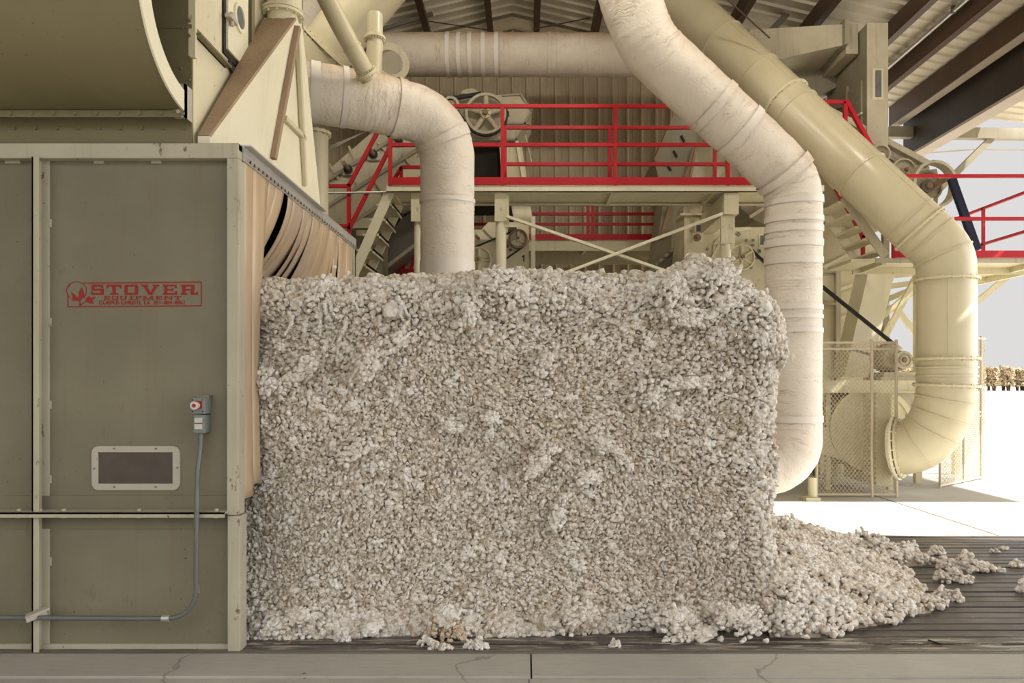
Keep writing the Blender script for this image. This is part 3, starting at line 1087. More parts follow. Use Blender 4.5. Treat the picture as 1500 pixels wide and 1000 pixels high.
t = thing('drum_cover', 'big rounded olive drum cover bolted on the front of the tall housing', 'machine cover', (-4, 4.5, 3.24))
cy, cz, R = 4.57, 3.845, .605
mb = MB()
vs, fs = [], []
K = 40
for k in range(K + 1):
    a = math.radians(-90 - 180 * k / K)
    for x in (-6.1, HX - .005):
        vs.append((x, cy + R * math.cos(a) if True else 0, cz + R * math.sin(a)))
for k in range(K):
    fs.append((2 * k, 2 * k + 1, 2 * k + 3, 2 * k + 2))
mb.add(vs, fs, True)
vs = [(x, cy + (R - .012) / R * (yy - cy), cz + (R - .012) / R * (zz - cz)) for x, yy, zz in vs]
mb.add(vs, [tuple(reversed(f)) for f in fs], True)
mb.build('shell', M_housing, t)
mb = MB()
vs, fs = [], []
for k in range(K + 1):
    a = math.radians(-90 - 180 * k / K)
    for r, x in ((R + .006, HX - .012), (R + .006, HX), (R - .115, HX), (R - .115, HX - .012)):
        vs.append((x, cy + r * math.cos(a), cz + r * math.sin(a)))
for k in range(K):
    for j in range(4):
        fs.append((4 * k + j, 4 * k + (j + 1) % 4, 4 * k + 4 + (j + 1) % 4, 4 * k + 4 + j))
fs += [(0, 1, 2, 3), (4 * K + 3, 4 * K + 2, 4 * K + 1, 4 * K)]
mb.add(vs, fs)
mb.build('end_flange', M_cream2, t)  # pale colour stands in for light falling on the end face
mb = MB()
mb.box(-6.1, HX - .02, 4.50, 4.595, 3.232, 3.240)
mb.box(-6.1, HX - .02, 4.497, 4.505, 3.20, 3.240)
for k in range(14):
    x = XX(268 - k * 31.5, 4.5)
    mb.cyl((x, 4.485, 3.220), (x, 4.51, 3.220), .013, 6)
mb.build('bottom_flange', M_housing, t)
mb = MB()
mb.box(HX - .065, HX + .004, 4.50, 4.53, 3.20, 3.40)
mb.box(HX - .005, HX + .004, 4.50, 4.60, 3.20, 3.40)
for zz in (3.23, 3.30, 3.37):
    mb.cyl((HX - .03, 4.485, zz), (HX - .03, 4.51, zz), .014, 6)
mb.build('corner_clip', M_white, t)

# ================================================================== tapered hood on the feeder
t = thing('tapered_hood', 'cream tapered hood on top of the cabinet, rising to a round collar', 'hood', (-1.9, 5.6, 3.05))
zb = 3.056
def C(px, py, Y): return P(px, py, Y)
A1, A2, A3, A4 = Vector((-2.018, 4.622, zb + .07)), Vector((-1.945, 4.622, zb + .07)), Vector((-1.86, 6.84, zb + .07)), Vector((-2.018, 6.84, zb + .07))
B1, B2, B3, B4 = Vector((-2.018, 5.80, 4.42)), Vector((-1.775, 5.80, 4.42)), Vector((-1.775, 5.98, 4.42)), Vector((-2.018, 5.98, 4.42))
mb = MB()
mb.hexa([A1, A2, A3, A4], [B1, B2, B3, B4])
dz = Vector((0, 0, -.07))
mb.hexa([A1 + dz, A2 + dz, A3 + dz, A4 + dz], [A1, A2, A3, A4])
mb.build('body', M_cream2, t)
mb = MB()                        # dust lies thick on the near slope
e = Vector((0, -.006, .004))
mb.hexa([A1 + e, A2 + e, A2 + e * -2, A1 + e * -2], [B1 + e, B2 + e, B2 + e * -2, B1 + e * -2])
mb.build('near_slope_sheet', M_dusty, t)
_n = (B2 - A2).cross(A3 - A2).normalized()
if _n.x < 0: _n = -_n
def side_px(px, py, off=.018):
    """the point of the hood's side seen at a pixel"""
    o_, d_ = Vector((0, 0, EYE)), P(px, py, 1) - Vector((0, 0, EYE))
    k_ = (A2 - o_).dot(_n) / d_.dot(_n)
    return o_ + d_ * k_ + _n * off
mb = MB(); mb.bar(side_px(433, 40), side_px(397, 232), .045, .04, _n)
mb.build('stiffener', M_dusty, t)
mb = MB(); mb.bar(side_px(433, 58), side_px(444, 272), .04, .03, _n)
mb.build('stiffener', M_duct, t)
mb = MB(); mb.bar(side_px(414, 172), side_px(444, 203), .035, .03, _n)
mb.build('cross_stiffener', M_duct, t)
zt = 4.42
cx, cyy = -1.905, 5.89
mb = MB()
mb.cyl((cx, cyy, zt - .01), (cx, cyy, 7.4), .118, 28)
mb.ring((cx, cyy, 4.49), (0, 0, 1), .158, .115, .022); mb.ring((cx, cyy, 4.515), (0, 0, 1), .158, .115, .018)
mb.bolts((cx, cyy, 4.50), (0, 0, 1), .14, 12, .010, .035)
mb.build('collar_pipe', M_cream, t)

# ================================================================== ducts
def duct(name, label, path, r, mat, parts=(), n=32, wob=0.0, seed=1, cap=True, cat='duct'):
    """parts: (part name, kind, s or (s0,s1), extra) along the path"""
    lo = min(path, key=lambda p: p.z)
    rr = r if isinstance(r, float) else max(r)
    t = thing(name, label, cat, (lo.x, lo.y, lo.z))
    mb = MB(); mb.tube(path, r, n, cap, wob=wob, seed=seed)
    mb.build('duct_body', mat, t)
    for nm, kind, s, ex in parts:
        mb = MB()
        if kind == 'ring':
            c, d = along(path, s)
            mb.ring(c, d, rr + ex, rr - .02, .03, 48)
            mb.bolts(c, d, rr + ex - .02, 20, .011, .03)
        elif kind == 'bead':
            c, d = along(path, s)
            mb.ring(c, d, rr + ex, rr - .02, .02, 48)
        elif kind == 'tape':
            k = max(2, int((s[1] - s[0]) / .08))
            mb.tube(section(path, *s, k=k), rr + ex, n, False)
        mb.build(nm, MATS_P.get(nm, mat), t)
    return t
MATS_P = {'tape_band': M_tape, 'flange': M_cream, 'seam_bead': M_duct}

# white duct that turns down behind the cotton
p1 = fillet([P(405, 126, 7.9), P(448, 134, 8.0), P(548, 150, 8.25), P(655, 178, 8.62), P(655.5, 300, 8.72), (XX(655.5, 8.72), 8.72, 0.0)], [2, 2, .78, 2], 14, .12)
sa = near_s(p1, 470, 137)
bands = [('tape_band', 'tape', (near_s(p1, 452, 134), near_s(p1, 452, 134) + .10), .010), ('tape_band', 'tape', (near_s(p1, 500, 141), near_s(p1, 500, 141) + .06), .008),
         ('tape_band', 'tape', (near_s(p1, 655, 292), near_s(p1, 655, 292) + .05), .012), ('tape_band', 'tape', (near_s(p1, 655, 384), near_s(p1, 655, 384) + .2), .008),
         ('wrap_overlap', 'tape', (near_s(p1, 575, 158), near_s(p1, 575, 158) + .09), .014), ('wrap_overlap', 'tape', (near_s(p1, 632, 205), near_s(p1, 632, 205) + .1), .014)]
duct('insulated_duct', 'white wrapped duct bending down behind the cotton beside the tapered hood', p1, .312, M_wrap, bands, wob=.012, seed=4)

# dusty level duct under the gable
p2 = fillet([P(566, 80, 13), P(1092, 81, 13)], [], 4, .15)
bs = [('tape_band', 'tape', (near_s(p2, x, 80), near_s(p2, x, 80) + .07), .008) for x in (655, 671, 686, 706, 725)]
bs += [('wrap_overlap', 'tape', (near_s(p2, x, 80), near_s(p2, x, 80) + .05), .012) for x in (732, 802, 815)]
duct('level_duct', 'dusty white wrapped duct running level beneath the gable peak', p2, .358, M_wrapdk, bs, wob=.006, seed=9)

# fat white duct coming down across the picture
p3 = fillet([P(906, -190, 8.75), P(915, -20, 8.85), P(948, 66, 9.0), P(1163, 266, 9.35), P(1162, 420, 9.42), (XX(1162, 9.42), 9.42, .55), (XX(1162, 9.42) - 4.2, 9.42, .53)], [1.2, 1.0, .62, 3, .36], 14, .10)
bs = [('tape_band', 'tape', (near_s(p3, 1080, 188), near_s(p3, 1080, 188) + .10), .012)]
bs += [('tape_band', 'tape', (near_s(p3, 1162, y), near_s(p3, 1162, y) + h), .004) for y, h in ((292, .08), (318, .07), (333, .08), (352, .09), (379, .08), (447, .07), (462, .05), (481, .06), (608, .08))]
bs += [('wrap_overlap', 'tape', (near_s(p3, 1040, 152), near_s(p3, 1040, 152) + .1), .014), ('wrap_overlap', 'tape', (near_s(p3, 1147, 246), near_s(p3, 1147, 246) + .12), .018)]
rads = []
for i, p in enumerate(p3):
    rads.append(.352 if p.z > 4.3 else .344)
fat = duct('fat_insulated_duct', 'fat white wrapped duct slanting down then upright behind the cotton block corner', p3, rads, M_wrap, bs, wob=.014, seed=21)
mb = MB(); mb.box(XX(1162, 9.42) - .75, XX(1162, 9.42) - .35, 9.2, 9.64, 0, .2)
mb.build('support_saddle', M_cream, fat)

# cream duct, long slant, elbow down, elbow into the fan
p4 = fillet([P(986, -7, 12.45), P(1014, 22, 12.3), P(1283, 276, 10.5), P(1386, 372, 10.2), (XX(1386, 10.2), 10.2, ZZ(563, 10.2))], [5, 5, .62], 12, .3)
_e = P(1317, 656, 10.56)
for k_ in range(1, 15):
    th_ = k_ / 14 * PI / 2
    p4.append(Vector((XX(1386, 10.2) + (_e.x - XX(1386, 10.2)) * (1 - math.cos(th_)), 10.2 + (_e.y - 10.2) * (1 - math.cos(th_)), ZZ(563, 10.2) + (_e.z - ZZ(563, 10.2)) * math.sin(th_))))
seg = [('seam_bead', 'bead', near_s(p4, x, y), .016) for x, y in ((1058, 62), (1112, 112), (1167, 165), (1262, 256), (1330, 320), (1362, 350), (1378, 375), (1386, 540), (1386, 551), (1385, 585), (1380, 608), (1368, 630), (1346, 648))]
seg += [('flange', 'ring', near_s(p4, 1152, 150), .035), ('flange', 'ring', near_s(p4, 1347, 335), .03), ('flange', 'ring', near_s(p4, 1386, 411), .04), ('flange', 'ring', near_s(p4, 1386, 527), .045), ('flange', 'ring', near_s(p4, 1386, 565), .045), ('flange', 'ring', plen(p4) - .02, .05)]
cream = duct('cream_duct', 'long cream steel duct slanting down to an elbow that enters the fan', p4, .37, M_duct, seg, n=40)

def long_seam(path, s0, s1, r, a, parent):
    pts, k = [], 24
    for i in range(k + 1):
        p, d = along(path, s0 + (s1 - s0) * i / k)
        v = Vector((0, -1, 0)); v = (v - d * v.dot(d)).normalized(); u = d.cross(v)
        pts.append(p + (v * math.cos(a) + u * math.sin(a)) * (r + .001))
    mb = MB(); mb.tube(pts, .007, 6); mb.build('long_seam', M_duct, parent)
long_seam(p4, near_s(p4, 1058, 62), near_s(p4, 1152, 150), .37, -.35, cream)
long_seam(p4, near_s(p4, 1167, 165), near_s(p4, 1340, 328), .37, -.45, cream)
long_seam(p4, near_s(p4, 1386, 415), near_s(p4, 1386, 525), .37, .45, cream)

# ducts in the top left corner
p5 = fillet([P(606, -80, 9.4), P(559, -24, 9.5), P(440, 119, 9.8), P(385, 185, 9.9)], [4, 4], 8, .3)
duct('broad_cream_duct', 'broad cream duct slanting behind the thin pipes above the wrapped elbow', p5, .335, M_duct,
     [('flange', 'ring', near_s(p5, 478, 73), .035), ('seam_bead', 'bead', near_s(p5, 567, -34), .012), ('seam_bead', 'bead', near_s(p5, 459, 96), .012)], n=40)
p6 = fillet([P(452, -60, 10.6), P(452, 20, 10.6), P(440, 60, 10.6), P(380, 170, 10.6)], [.5, .5], 6, .2)
duct('grey_wrapped_duct', 'short grey wrapped duct seen between the hood collar and the broad cream duct', p6, .30, M_wrapdk, [], wob=.01)
p7 = fillet([P(452, -60, 7.3), P(478, 0, 7.4), P(528, 92, 7.75)], [3], 4, .2)
p7.append(P(541, 116, 7.86))
duct('thin_slanted_pipe', 'thin cream pipe slanting down in front of the broad cream duct', p7, .094, M_duct,
     [('flange', 'ring', near_s(p7, 536, 106), .025), ('seam_bead', 'bead', near_s(p7, 516, 68), .008)], n=24, cat='pipe')
p8 = fillet([P(549, 22, 8.3), P(549, 70, 8.25), P(546, 116, 8.2)], [2], 4, .2)
duct('branch_pipe', 'short upright cream branch pipe with a collar, landing on the wrapped duct', p8, .088, M_duct,
     [('flange', 'ring', near_s(p8, 549, 58), .03)], n=24, cat='pipe')
t = thing('round_support_pipe', 'upright cream round pipe beneath the wrapped duct, behind the hood', 'pipe', (XX(461, 8.3), 8.3, 0))
mb = MB(); mb.cyl((XX(461, 8.3), 8.3, 0), (XX(461, 8.3), 8.3, ZZ(196, 8.3)), .148, 28)
mb.build('pipe_body', M_duct, t)
mb = MB(); c = Vector((XX(461, 8.3), 8.3, ZZ(196, 8.3))); mb.ring(c, (0, 0, 1), .178, .10, .03); mb.bolts(c, (0, 0, 1), .165, 14, .01, .03)
mb.build('flange', M_cream, t)
t = thing('fan_inlet_ring', 'olive ring shaped fan inlet with dark opening above the wrapped elbow', 'fan housing', tuple(P(573, 130, 11.5)))
c = P(571, 92, 11.5)
mb = MB(); mb.ring(c, (.45, -1, 0), .30, .185, .06); mb.cyl(c + Vector((-.02, .05, 0)), c + Vector((-.18, .40, 0)), .30, 32)
mb.build('ring_plate', M_machine, t)
mb = MB(); mb.cyl(c + Vector((.005, -.01, 0)), c + Vector((0, .02, 0)), .187, 28)
mb.build('dark_opening', M_machine_dk, t)
mb = MB(); mb.prism([c + Vector((.18, .02, -.2)), c + Vector((.36, .02, -.72)), c + Vector((-.3, .02, -.72)), c + Vector((-.2, .02, -.2))], (0, .2, 0))
mb.build('foot_plate', M_cream, t)
# ================================================================== raised walkway in front of the gins
WY0, WY1, WZ = 10.2, 11.08, 4.285
t = thing('raised_walkway', 'cream raised walkway deck spanning between the white ducts', 'walkway', (1, WY0, 4.2))
x0, x1 = XX(566, WY0), XX(1207, WY0)
mb = MB(); mb.box(x0, x1, WY0 + .01, WY1, WZ - .03, WZ - .02)
mb.build('deck_plate', M_cream, t)
mb = MB(); mb.box(x0, x1, WY0 - .01, WY0 + .012, 4.195, WZ); mb.box(x0, x1, WY0 - .01, WY0 + .07, 4.195, 4.205)
mb.build('front_channel', M_cream2, t)
mb = MB(); mb.box(x0, x1, WY1 - .012, WY1 + .012, 4.215, WZ); mb.box(x0, x1, WY1 - .07, WY1 + .01, 4.215, 4.223)
x = x0 + .3
mb.build('rear_channel', M_cream2, t)
for x in (XX(570, WY0), XX(735, WY0), XX(900, WY0), XX(1050, WY0), 3.95):
    mb = MB(); mb.box(x - .03, x + .03, WY0 + .012, WY1 - .012, 4.21, 4.255)
    mb.build('cross_member', M_cream, t)

def railing(name, label, y, xs, x0, x1, z0, rails, toe=True, mat=M_red, sq=.048, toe_x=None):
    t = thing(name, label, 'railing', ((x0 + x1) / 2, y, z0))
    for x in xs:
        mb = MB(); mb.box(x - sq / 2, x + sq / 2, y - sq / 2, y + sq / 2, z0 - .005, rails[0])
        mb.build('post', mat, t)
    for i, z in enumerate(rails):
        mb = MB(); mb.box(x0, x1, y - sq / 2 + .002, y + sq / 2 - .002, z - sq, z)
        mb.build('top_rail' if i == 0 else 'mid_rail', mat, t)
    if toe:
        mb = MB(); mb.box(x0, toe_x or x1, y - .03, y - .022, z0, z0 + .105)
        mb.build('toe_board', mat, t)
    return t
rz = [ZZ(153, WY0), ZZ(209.5, WY0)]
railing('front_railing', 'long red railing along the near edge of the raised cream walkway', WY0, [XX(p, WY0) for p in (571.5, 736, 901, 1066)], XX(569, WY0), XX(1090, WY0), WZ, rz, toe_x=XX(1160, WY0))
rz2 = [ZZ(184.5, WY1), ZZ(238, WY1)]
railing('rear_railing', 'red railing along the far edge of the raised walkway, behind the front one', WY1, [XX(p, WY1) for p in (740, 893, 1047)], XX(737, WY1), XX(1062, WY1), WZ, rz2, toe=False)
t = thing('corner_railing', 'short red railing piece with slanted end beside the wrapped elbow', 'railing', tuple(P(595, 263, WY1)))
mb = MB(); mb.bar(P(577, 263, WY1), P(588, 245, WY1), .045, .045); mb.bar(P(587, 245, WY1), P(616, 245, WY1), .045, .045); mb.bar(P(588, 263, WY1), P(588, 245, WY1), .045, .045)
mb.build('rails', M_red, t)
mb = MB(); mb.bar(P(571, 216.5, WY0 + .3), P(602, 216.5, WY0 + .3), .045, .045)

def column(label, px, y, ztop, r=.072):
    x = XX(px, y)
    t = thing('support_column', label, 'column', (x, y, 0))
    mb = MB(); mb.cyl((x, y, .015), (x, y, ztop), r, 20)
    mb.build('shaft', M_cream2, t)
    mb = MB(); mb.box(x - .11, x + .11, y - .11, y + .11, 0, .015)
    mb.build('base_plate', M_cream2, t)
    mb = MB(); mb.box(x - .085, x + .085, y - .085, y - .06, ztop - .38, ztop); mb.box(x + .03, x + .11, y - .06, y + .06, ztop - .45, ztop - .02)
    mb.build('head_bracket', M_cream, t)
    return t
cz_ = 4.19
c1 = column('cream round column under the walkway, crossing the numbered machine', 734, WY0 + .14, cz_)
c2 = column('cream round column under the walkway beside the ladder stair', 612.5, WY0 + .14, cz_, .055)
c3 = column('cream round column under the walkway beside the fat white duct', 1063, WY0 + .14, cz_ - .3)
x = XX(1068, WY0 + .14)
t = thing('cantilever_beam', 'cream beam running back from the head of the column by the fat duct', 'beam', (x, WY0, 4.0))
mb = MB(); mb.box(x - .10, x + .10, WY0 + .02, 12.2, 3.90, 4.19)
mb.build('web', M_cream, t, bevel=.004)
mb = MB(); mb.bar((x + .04, WY0 + .2, 3.9), (x - .06, WY0 + .2, 3.25), .06, .05)
mb.build('knee_brace', M_cream2, t)
for nm, a, b_ in (('falling to the right', P(742, 317, WY0 + .05), P(1045, 421, WY0 + .05)), ('rising to the right', P(752, 428, WY0 - .02), P(1058, 313, WY0 - .02))):
    t = thing('cross_brace', 'flat cream diagonal brace %s between two walkway columns' % nm, 'brace', ((a.x + b_.x) / 2, a.y, min(a.z, b_.z)))
    mb = MB(); mb.bar(a, b_, .035, .075, (0, 1, 0)); mb.build('flat_bar', M_cream2, t)

# far walkway, same level
Y = 14.0
t = thing('far_walkway', 'cream walkway far back by the tan wall, seen beneath the nearer walkway', 'walkway', (1.2, Y, 4.1))
mb = MB(); mb.box(-2.3, 4.2, Y, Y + .9, 4.2, 4.26)
mb.build('deck_plate', M_machine, t)
mb = MB(); mb.box(-2.3, 4.2, Y - .02, Y, 4.06, 4.26); mb.box(-2.3, 4.2, Y + .9, Y + .92, 3.95, 4.26)
mb.build('edge_channels', M_cream, t)
for x in (-2.2, 4.1):
    mb = MB(); mb.box(x - .05, x + .05, Y + .3, Y + .4, 0, 4.2); mb.build('leg_post', M_cream, t)
for x in (-.4, 1.2, 2.8):
    mb = MB(); mb.bar((x, Y, 4.16), (x - .1, Y + .9, 4.16), .05, .06); mb.build('cross_member', M_cream, t)
railing('far_railing', 'red railing on the far walkway in front of the tan wall', Y - .03, [XX(p, Y) for p in (640, 861, 868, 1062, 1080)], -2.3, 4.2, 4.26, [5.37, ZZ(312, Y), ZZ(327, Y)])
t = thing('wall_pipe', 'thin pale pipe running level along the tan wall under the far walkway', 'pipe', (1.0, 15.6, 3.2))
mb = MB(); mb.cyl((XX(690, 15.5), 15.5, ZZ(374, 15.5)), (XX(1000, 15.5), 15.5, ZZ(374, 15.5)), .03, 10); mb.build('pipe', M_cream, t)
for px in (720, 930):
    mb = MB(); mb.box(XX(px, 15.5) - .02, XX(px, 15.5) + .02, 15.47, 15.98, ZZ(374, 15.5) - .05, ZZ(374, 15.5) - .028); mb.build('pipe_clamp', M_cream, t)

# ------------------------------------------------------------------ wheels
def wheel(parent, c, ro, ri, depth, spokes, mat, hub=.07, nm='pulley', web=None, hubmat=None, rimmat=None, sw=.06):
    c = Vector(c)
    mb = MB(); mb.ring(c, (0, 1, 0), ro, ri, depth, 44)
    w = mb.build(nm, rimmat or mat, parent, bevel=.006)
    if web:
        mb = MB(); mb.cyl(c + Vector((0, .0, 0)), c + Vector((0, .02, 0)), ri + .004, 32); mb.build('web', web, w)
    for k in range(spokes):
        a = 2 * PI * k / spokes + PI / 2
        mb = MB(); d = Vector((math.cos(a), 0, math.sin(a)))
        mb.tube([c + d * hub * .8, c + d * (ro + ri) / 2], [sw * .5, sw * .5], 12)
        mb.build('spoke', mat, w)
    mb = MB(); mb.cyl(c - Vector((0, depth * .8, 0)), c + Vector((0, depth * .5, 0)), hub, 24)
    h = mb.build('hub', hubmat or mat, w)
    mb = MB(); mb.cyl(c - Vector((0, depth * 1.4, 0)), c - Vector((0, depth * .7, 0)), hub * .5, 16); mb.bolts(c - Vector((0, depth * .8, 0)), (0, 1, 0), hub * .72, 6, hub * .12, .012)
    mb.build('shaft_end', M_rust, w)
    return w
def belt(parent, pts, w=.05, t=.022, nm='belt'):
    mb = MB()
    for a, b_ in zip(pts[:-1], pts[1:]):
        mb.bar(a, b_, w, t)
    return mb.build(nm, M_black, parent)
def poly_y(mb, pxs, y, th, yp=None):
    """outline given at distance y, pushed back by th"""
    return mb.prism([P(a, b, y) for a, b in pxs], (0, th, 0))
def arc_pts(c, r, a0, a1, k=10, dy=0):
    return [Vector((c[0] + r * math.cos(math.radians(a0 + (a1 - a0) * i / k)), c[1] + dy, c[2] + r * math.sin(math.radians(a0 + (a1 - a0) * i / k)))) for i in range(k + 1)]

# stick machine with the big spoked pulley
Y = 12.2
t = thing('pulley_machine', 'worn cream machine with big five-spoked pulley behind the red railing', 'machine', tuple(P(735, 262, Y)))
mb = MB(); poly_y(mb, [(645, 143), (762, 137), (779, 162), (756, 206), (690, 206), (645, 214)], Y, 1.1)
mb.build('case', M_machine, t, bevel=.01)
mb = MB()
for a, b_ in (((762, 137), (779, 162)), ((779, 162), (755, 206)), ((742, 181), (776, 181)), ((650, 204), (757, 204)), ((735, 140), (762, 138))):
    mb.bar(P(*a, Y - .01), P(*b_, Y - .01), .03, .03)
mb.build('case_flanges', M_machine_dk, t)
mb = MB(); poly_y(mb, [(731, 209), (764, 209), (772, 262), (780, 275), (737, 275), (733, 240)], Y + .02, .8)
mb.build('cream_leg', M_cream, t, bevel=.008)
mb = MB(); mb.bar(P(757, 207, Y - .01), P(769, 275, Y - .01), .05, .05); mb.bar(P(770, 200, Y - .01), P(779, 240, Y - .01), .16, .01)
mb.build('leg_flange', M_cream2, t)
mb = MB(); poly_y(mb, [(640, 205), (731, 205), (731, 300), (640, 300)], Y + .25, .8)
mb.build('dark_hopper', M_darkgap, t)
mb = MB(); poly_y(mb, [(674, 137), (680, 131), (690, 129), (697, 131), (703, 137)], Y + .3, .4)
mb.build('top_hump', M_machine, t)
cb_ = P(711.5, 167, Y - .12)
wheel(t, cb_, 30 / F * Y, 26 / F * Y, .09, 5, M_machine, hub=.085, nm='spoked_pulley', sw=.085, hubmat=M_cream)
cs = P(660, 155, Y - .12); wheel(t, cs, .145, .10, .1, 0, M_machine, hub=.06, nm='small_pulley', web=M_machine_dk)
cs2 = P(668, 190, Y - .12); wheel(t, cs2, .165, .12, .1, 0, M_machine, hub=.05, nm='small_pulley', web=M_machine)
belt(t, [P(640, 146, Y - .12), P(672, 143, Y - .12), P(705, 137, Y - .12)] , .07, .05)
belt(t, [P(668, 160, Y - .12), P(688, 187, Y - .12)] + arc_pts((cb_.x, cb_.y, cb_.z), 31 / F * Y, 222, 380, 12), .07, .03)

# gin stand behind the first column, carries the number 1
Y = 11.6
t = thing('numbered_gin_stand', 'cream gin stand painted with a black figure 1, behind the walkway column', 'gin machine', (XX(745, Y), Y, 0))
mb = MB(); mb.prism([P(647, 336, Y), P(705, 336, Y), P(715, 325, Y), P(775, 325, Y), P(775, 420, Y), (XX(775, Y), Y, 0), (XX(647, Y), Y, 0)], (0, 1.4, 0))
mb.build('case', M_cream, t, bevel=.008)
mb = MB(); poly_y(mb, [(748, 297), (776, 297), (781, 325), (752, 325)], Y + .1, .5); mb.build('feed_chute', M_cream2, t)
mb = MB(); poly_y(mb, [(738, 300), (749, 300), (753, 326), (740, 326)], Y + .05, .1); mb.build('dark_gap', M_darkgap, t)
mb = MB(); mb.box(XX(778, Y), XX(784, Y), Y - .06, Y + .05, 0, ZZ(318, Y)); mb.build('side_post', M_cream2, t)
mb = MB(); mb.bar(P(708, 336, Y - .01), P(726, 354, Y - .01), .03, .02); mb.build('cover_edge', M_machine_dk, t)
mb = MB(); mb.box(XX(741, Y), XX(759, Y), Y - .02, Y, ZZ(342, Y), ZZ(330.5, Y)); wf = mb.build('window_frame', M_cream2, t)
mb = MB(); mb.box(XX(744, Y), XX(757, Y), Y - .024, Y - .02, ZZ(341, Y), ZZ(333, Y)); mb.build('pane', M_pane, wf)
wheel(t, P(759, 350, Y - .10), 14 / F * Y, 11 / F * Y, .10, 3, M_cream, hub=.04, nm='rusty_pulley', web=M_cream, rimmat=M_rust)
wheel(t, P(701, 381, Y - .10), 19 / F * Y, 17 / F * Y, .10, 4, M_cream, hub=.055, nm='round_pulley', web=M_cream2, rimmat=M_cream2)
belt(t, [P(688, 365, Y - .1), P(753, 338, Y - .1)], .05, .02)
belt(t, [P(712, 399, Y - .1), P(767, 361, Y - .1)], .05, .02)
mb = MB()
for px, py in ((698, 346), (701, 349), (743, 361), (748, 366)):
    p = P(px, py, Y); mb.cyl(p, p - Vector((0, .04, 0)), .022, 10)
mb.build('bolt_heads', M_rust, t)
mb = MB(); mb.box(XX(766.3, Y), XX(768.2, Y), Y - .005, Y + .001, ZZ(383, Y), ZZ(373.5, Y)); mb.prism([P(766.4, 373.5, Y - .005), P(766.4, 376, Y - .005), P(764.6, 377, Y - .005), P(764.6, 375.8, Y - .005)], (0, .006, 0))
mb.build('painted_figure', M_black, t)

# gin stand behind the third column
Y = 11.6
t = thing('far_gin_stand', 'cream gin stand with wheel and small windows, left of the fat white duct', 'gin machine', (XX(1060, Y), Y, 0))
mb = MB(); mb.prism([P(1002, 316, Y), P(1058, 318, Y), P(1061, 333, Y), P(1150, 332, Y), (XX(1150, Y), Y, 0), (XX(1002, Y), Y, 0)], (0, 1.2, 0))
mb.build('case', M_cream, t, bevel=.008)
mb = MB(); poly_y(mb, [(1002, 298), (1029, 298), (1027, 314), (1000, 314)], Y + .1, .5); mb.build('feed_chute', M_machine, t)
mb = MB(); mb.box(XX(996, Y), XX(1034, Y), Y - .04, Y + .5, ZZ(316, Y), ZZ(313, Y)); mb.build('top_flange', M_cream2, t)
mb = MB(); poly_y(mb, [(1056, 345), (1059, 342), (1100, 336), (1100, 332), (1059, 334)], Y - .012, .01); mb.build('door_edge', M_cream2, t)
mb = MB(); mb.bar(P(1046, 358, Y - .02), P(1058, 344, Y - .02), .03, .03); mb.bar(P(1046, 358, Y - .02), P(1047, 400, Y - .02), .03, .03); mb.bar(P(1053, 359, Y - .02), P(1040, 383, Y - .02), .05, .04)
mb.build('cover_edges', M_cream2, t)
for a, b_, c_, d_ in ((1017.5, 327.5, 1036, 341.5), (1111, 343, 1130, 361)):
    mb = MB(); mb.box(XX(a, Y), XX(c_, Y), Y - .02, Y, ZZ(d_, Y), ZZ(b_, Y)); wf = mb.build('window_frame', M_cream2, t)
    mb = MB(); mb.box(XX(a + 2, Y), XX(c_ - 2, Y), Y - .024, Y - .02, ZZ(d_ - 2, Y), ZZ(b_ + 2, Y)); mb.build('pane', M_paneg, wf)
mb = MB(); mb.box(XX(1013, Y), XX(1029, Y), Y - .05, Y, ZZ(356, Y), ZZ(342, Y)); bb = mb.build('bearing_block', M_cream2, t, bevel=.006)
mb = MB(); c = P(1021, 348.5, Y - .05); mb.cyl(c, c - Vector((0, .05, 0)), .055, 18); mb.cyl(c, c - Vector((0, .10, 0)), .028, 14); mb.build('shaft_end', M_rust, bb)
wheel(t, P(1086, 377, Y - .10), 19 / F * Y, 17 / F * Y, .08, 6, M_cream, hub=.05, nm='fan_wheel', web=M_cream, rimmat=M_cream2)
belt(t, [P(1101, 366, Y - .1), P(1128, 392, Y - .1)], .05, .035)
mb = MB()
for px, py in ((1047, 331), (1036, 365), (1012, 338), (1093, 352), (1103, 352), (1103, 359), (1112, 367), (1108, 378), (1100, 392), (1112, 369)):
    p = P(px, py, Y); mb.cyl(p, p - Vector((0, .03, 0)), .022, 10)
mb.build('bolt_heads', M_machine_dk, t)
mb = MB(); mb.ring(P(1079, 341, Y - .004), (0, 1, 0), .035, .02, .01, 20); mb.ring(P(1082, 343, Y - .004), (0, 1, 0), .03, .018, .01, 20); mb.build('latch_rings', M_machine_dk, t)

# grey slanting chute left of it, and the dark slotted cleaner above
t = thing('slanting_chute', 'grey green slanting chute beside the far gin stand, under the walkway', 'chute', (XX(985, 12.6), 12.6, 0))
mb = MB(); mb.prism([P(972, 290, 12.6), P(1002, 290, 12.6), P(1002, 420, 12.6), (XX(1002, 12.6), 12.6, 0), (XX(950, 12.6), 12.6, 0), P(950, 400, 12.6), P(962, 366, 12.6)], (0, .8, 0))
mb.build('chute_body', M_machine_dk, t, bevel=.01)
mb = MB(); mb.bar(P(1001, 352, 12.5), P(960, 388, 12.5), .12, .05); mb.bar(P(1001, 352, 12.5), P(1001, 400, 12.5), .05, .05)
mb.build('lower_flange', M_machine, t)
mb = MB(); mb.bar(P(985, 290, 12.55), P(968, 350, 12.55), .10, .06)
mb.build('brown_stiffener', M_dusty, t)
mb = MB()
for k in range(5):
    p = P(996 - k * 8, 358 + k * 7, 12.47); mb.box(p.x - .03, p.x + .03, p.y - .05, p.y, p.z, p.z + .03)
mb.build('bolt_row', M_steel, t)
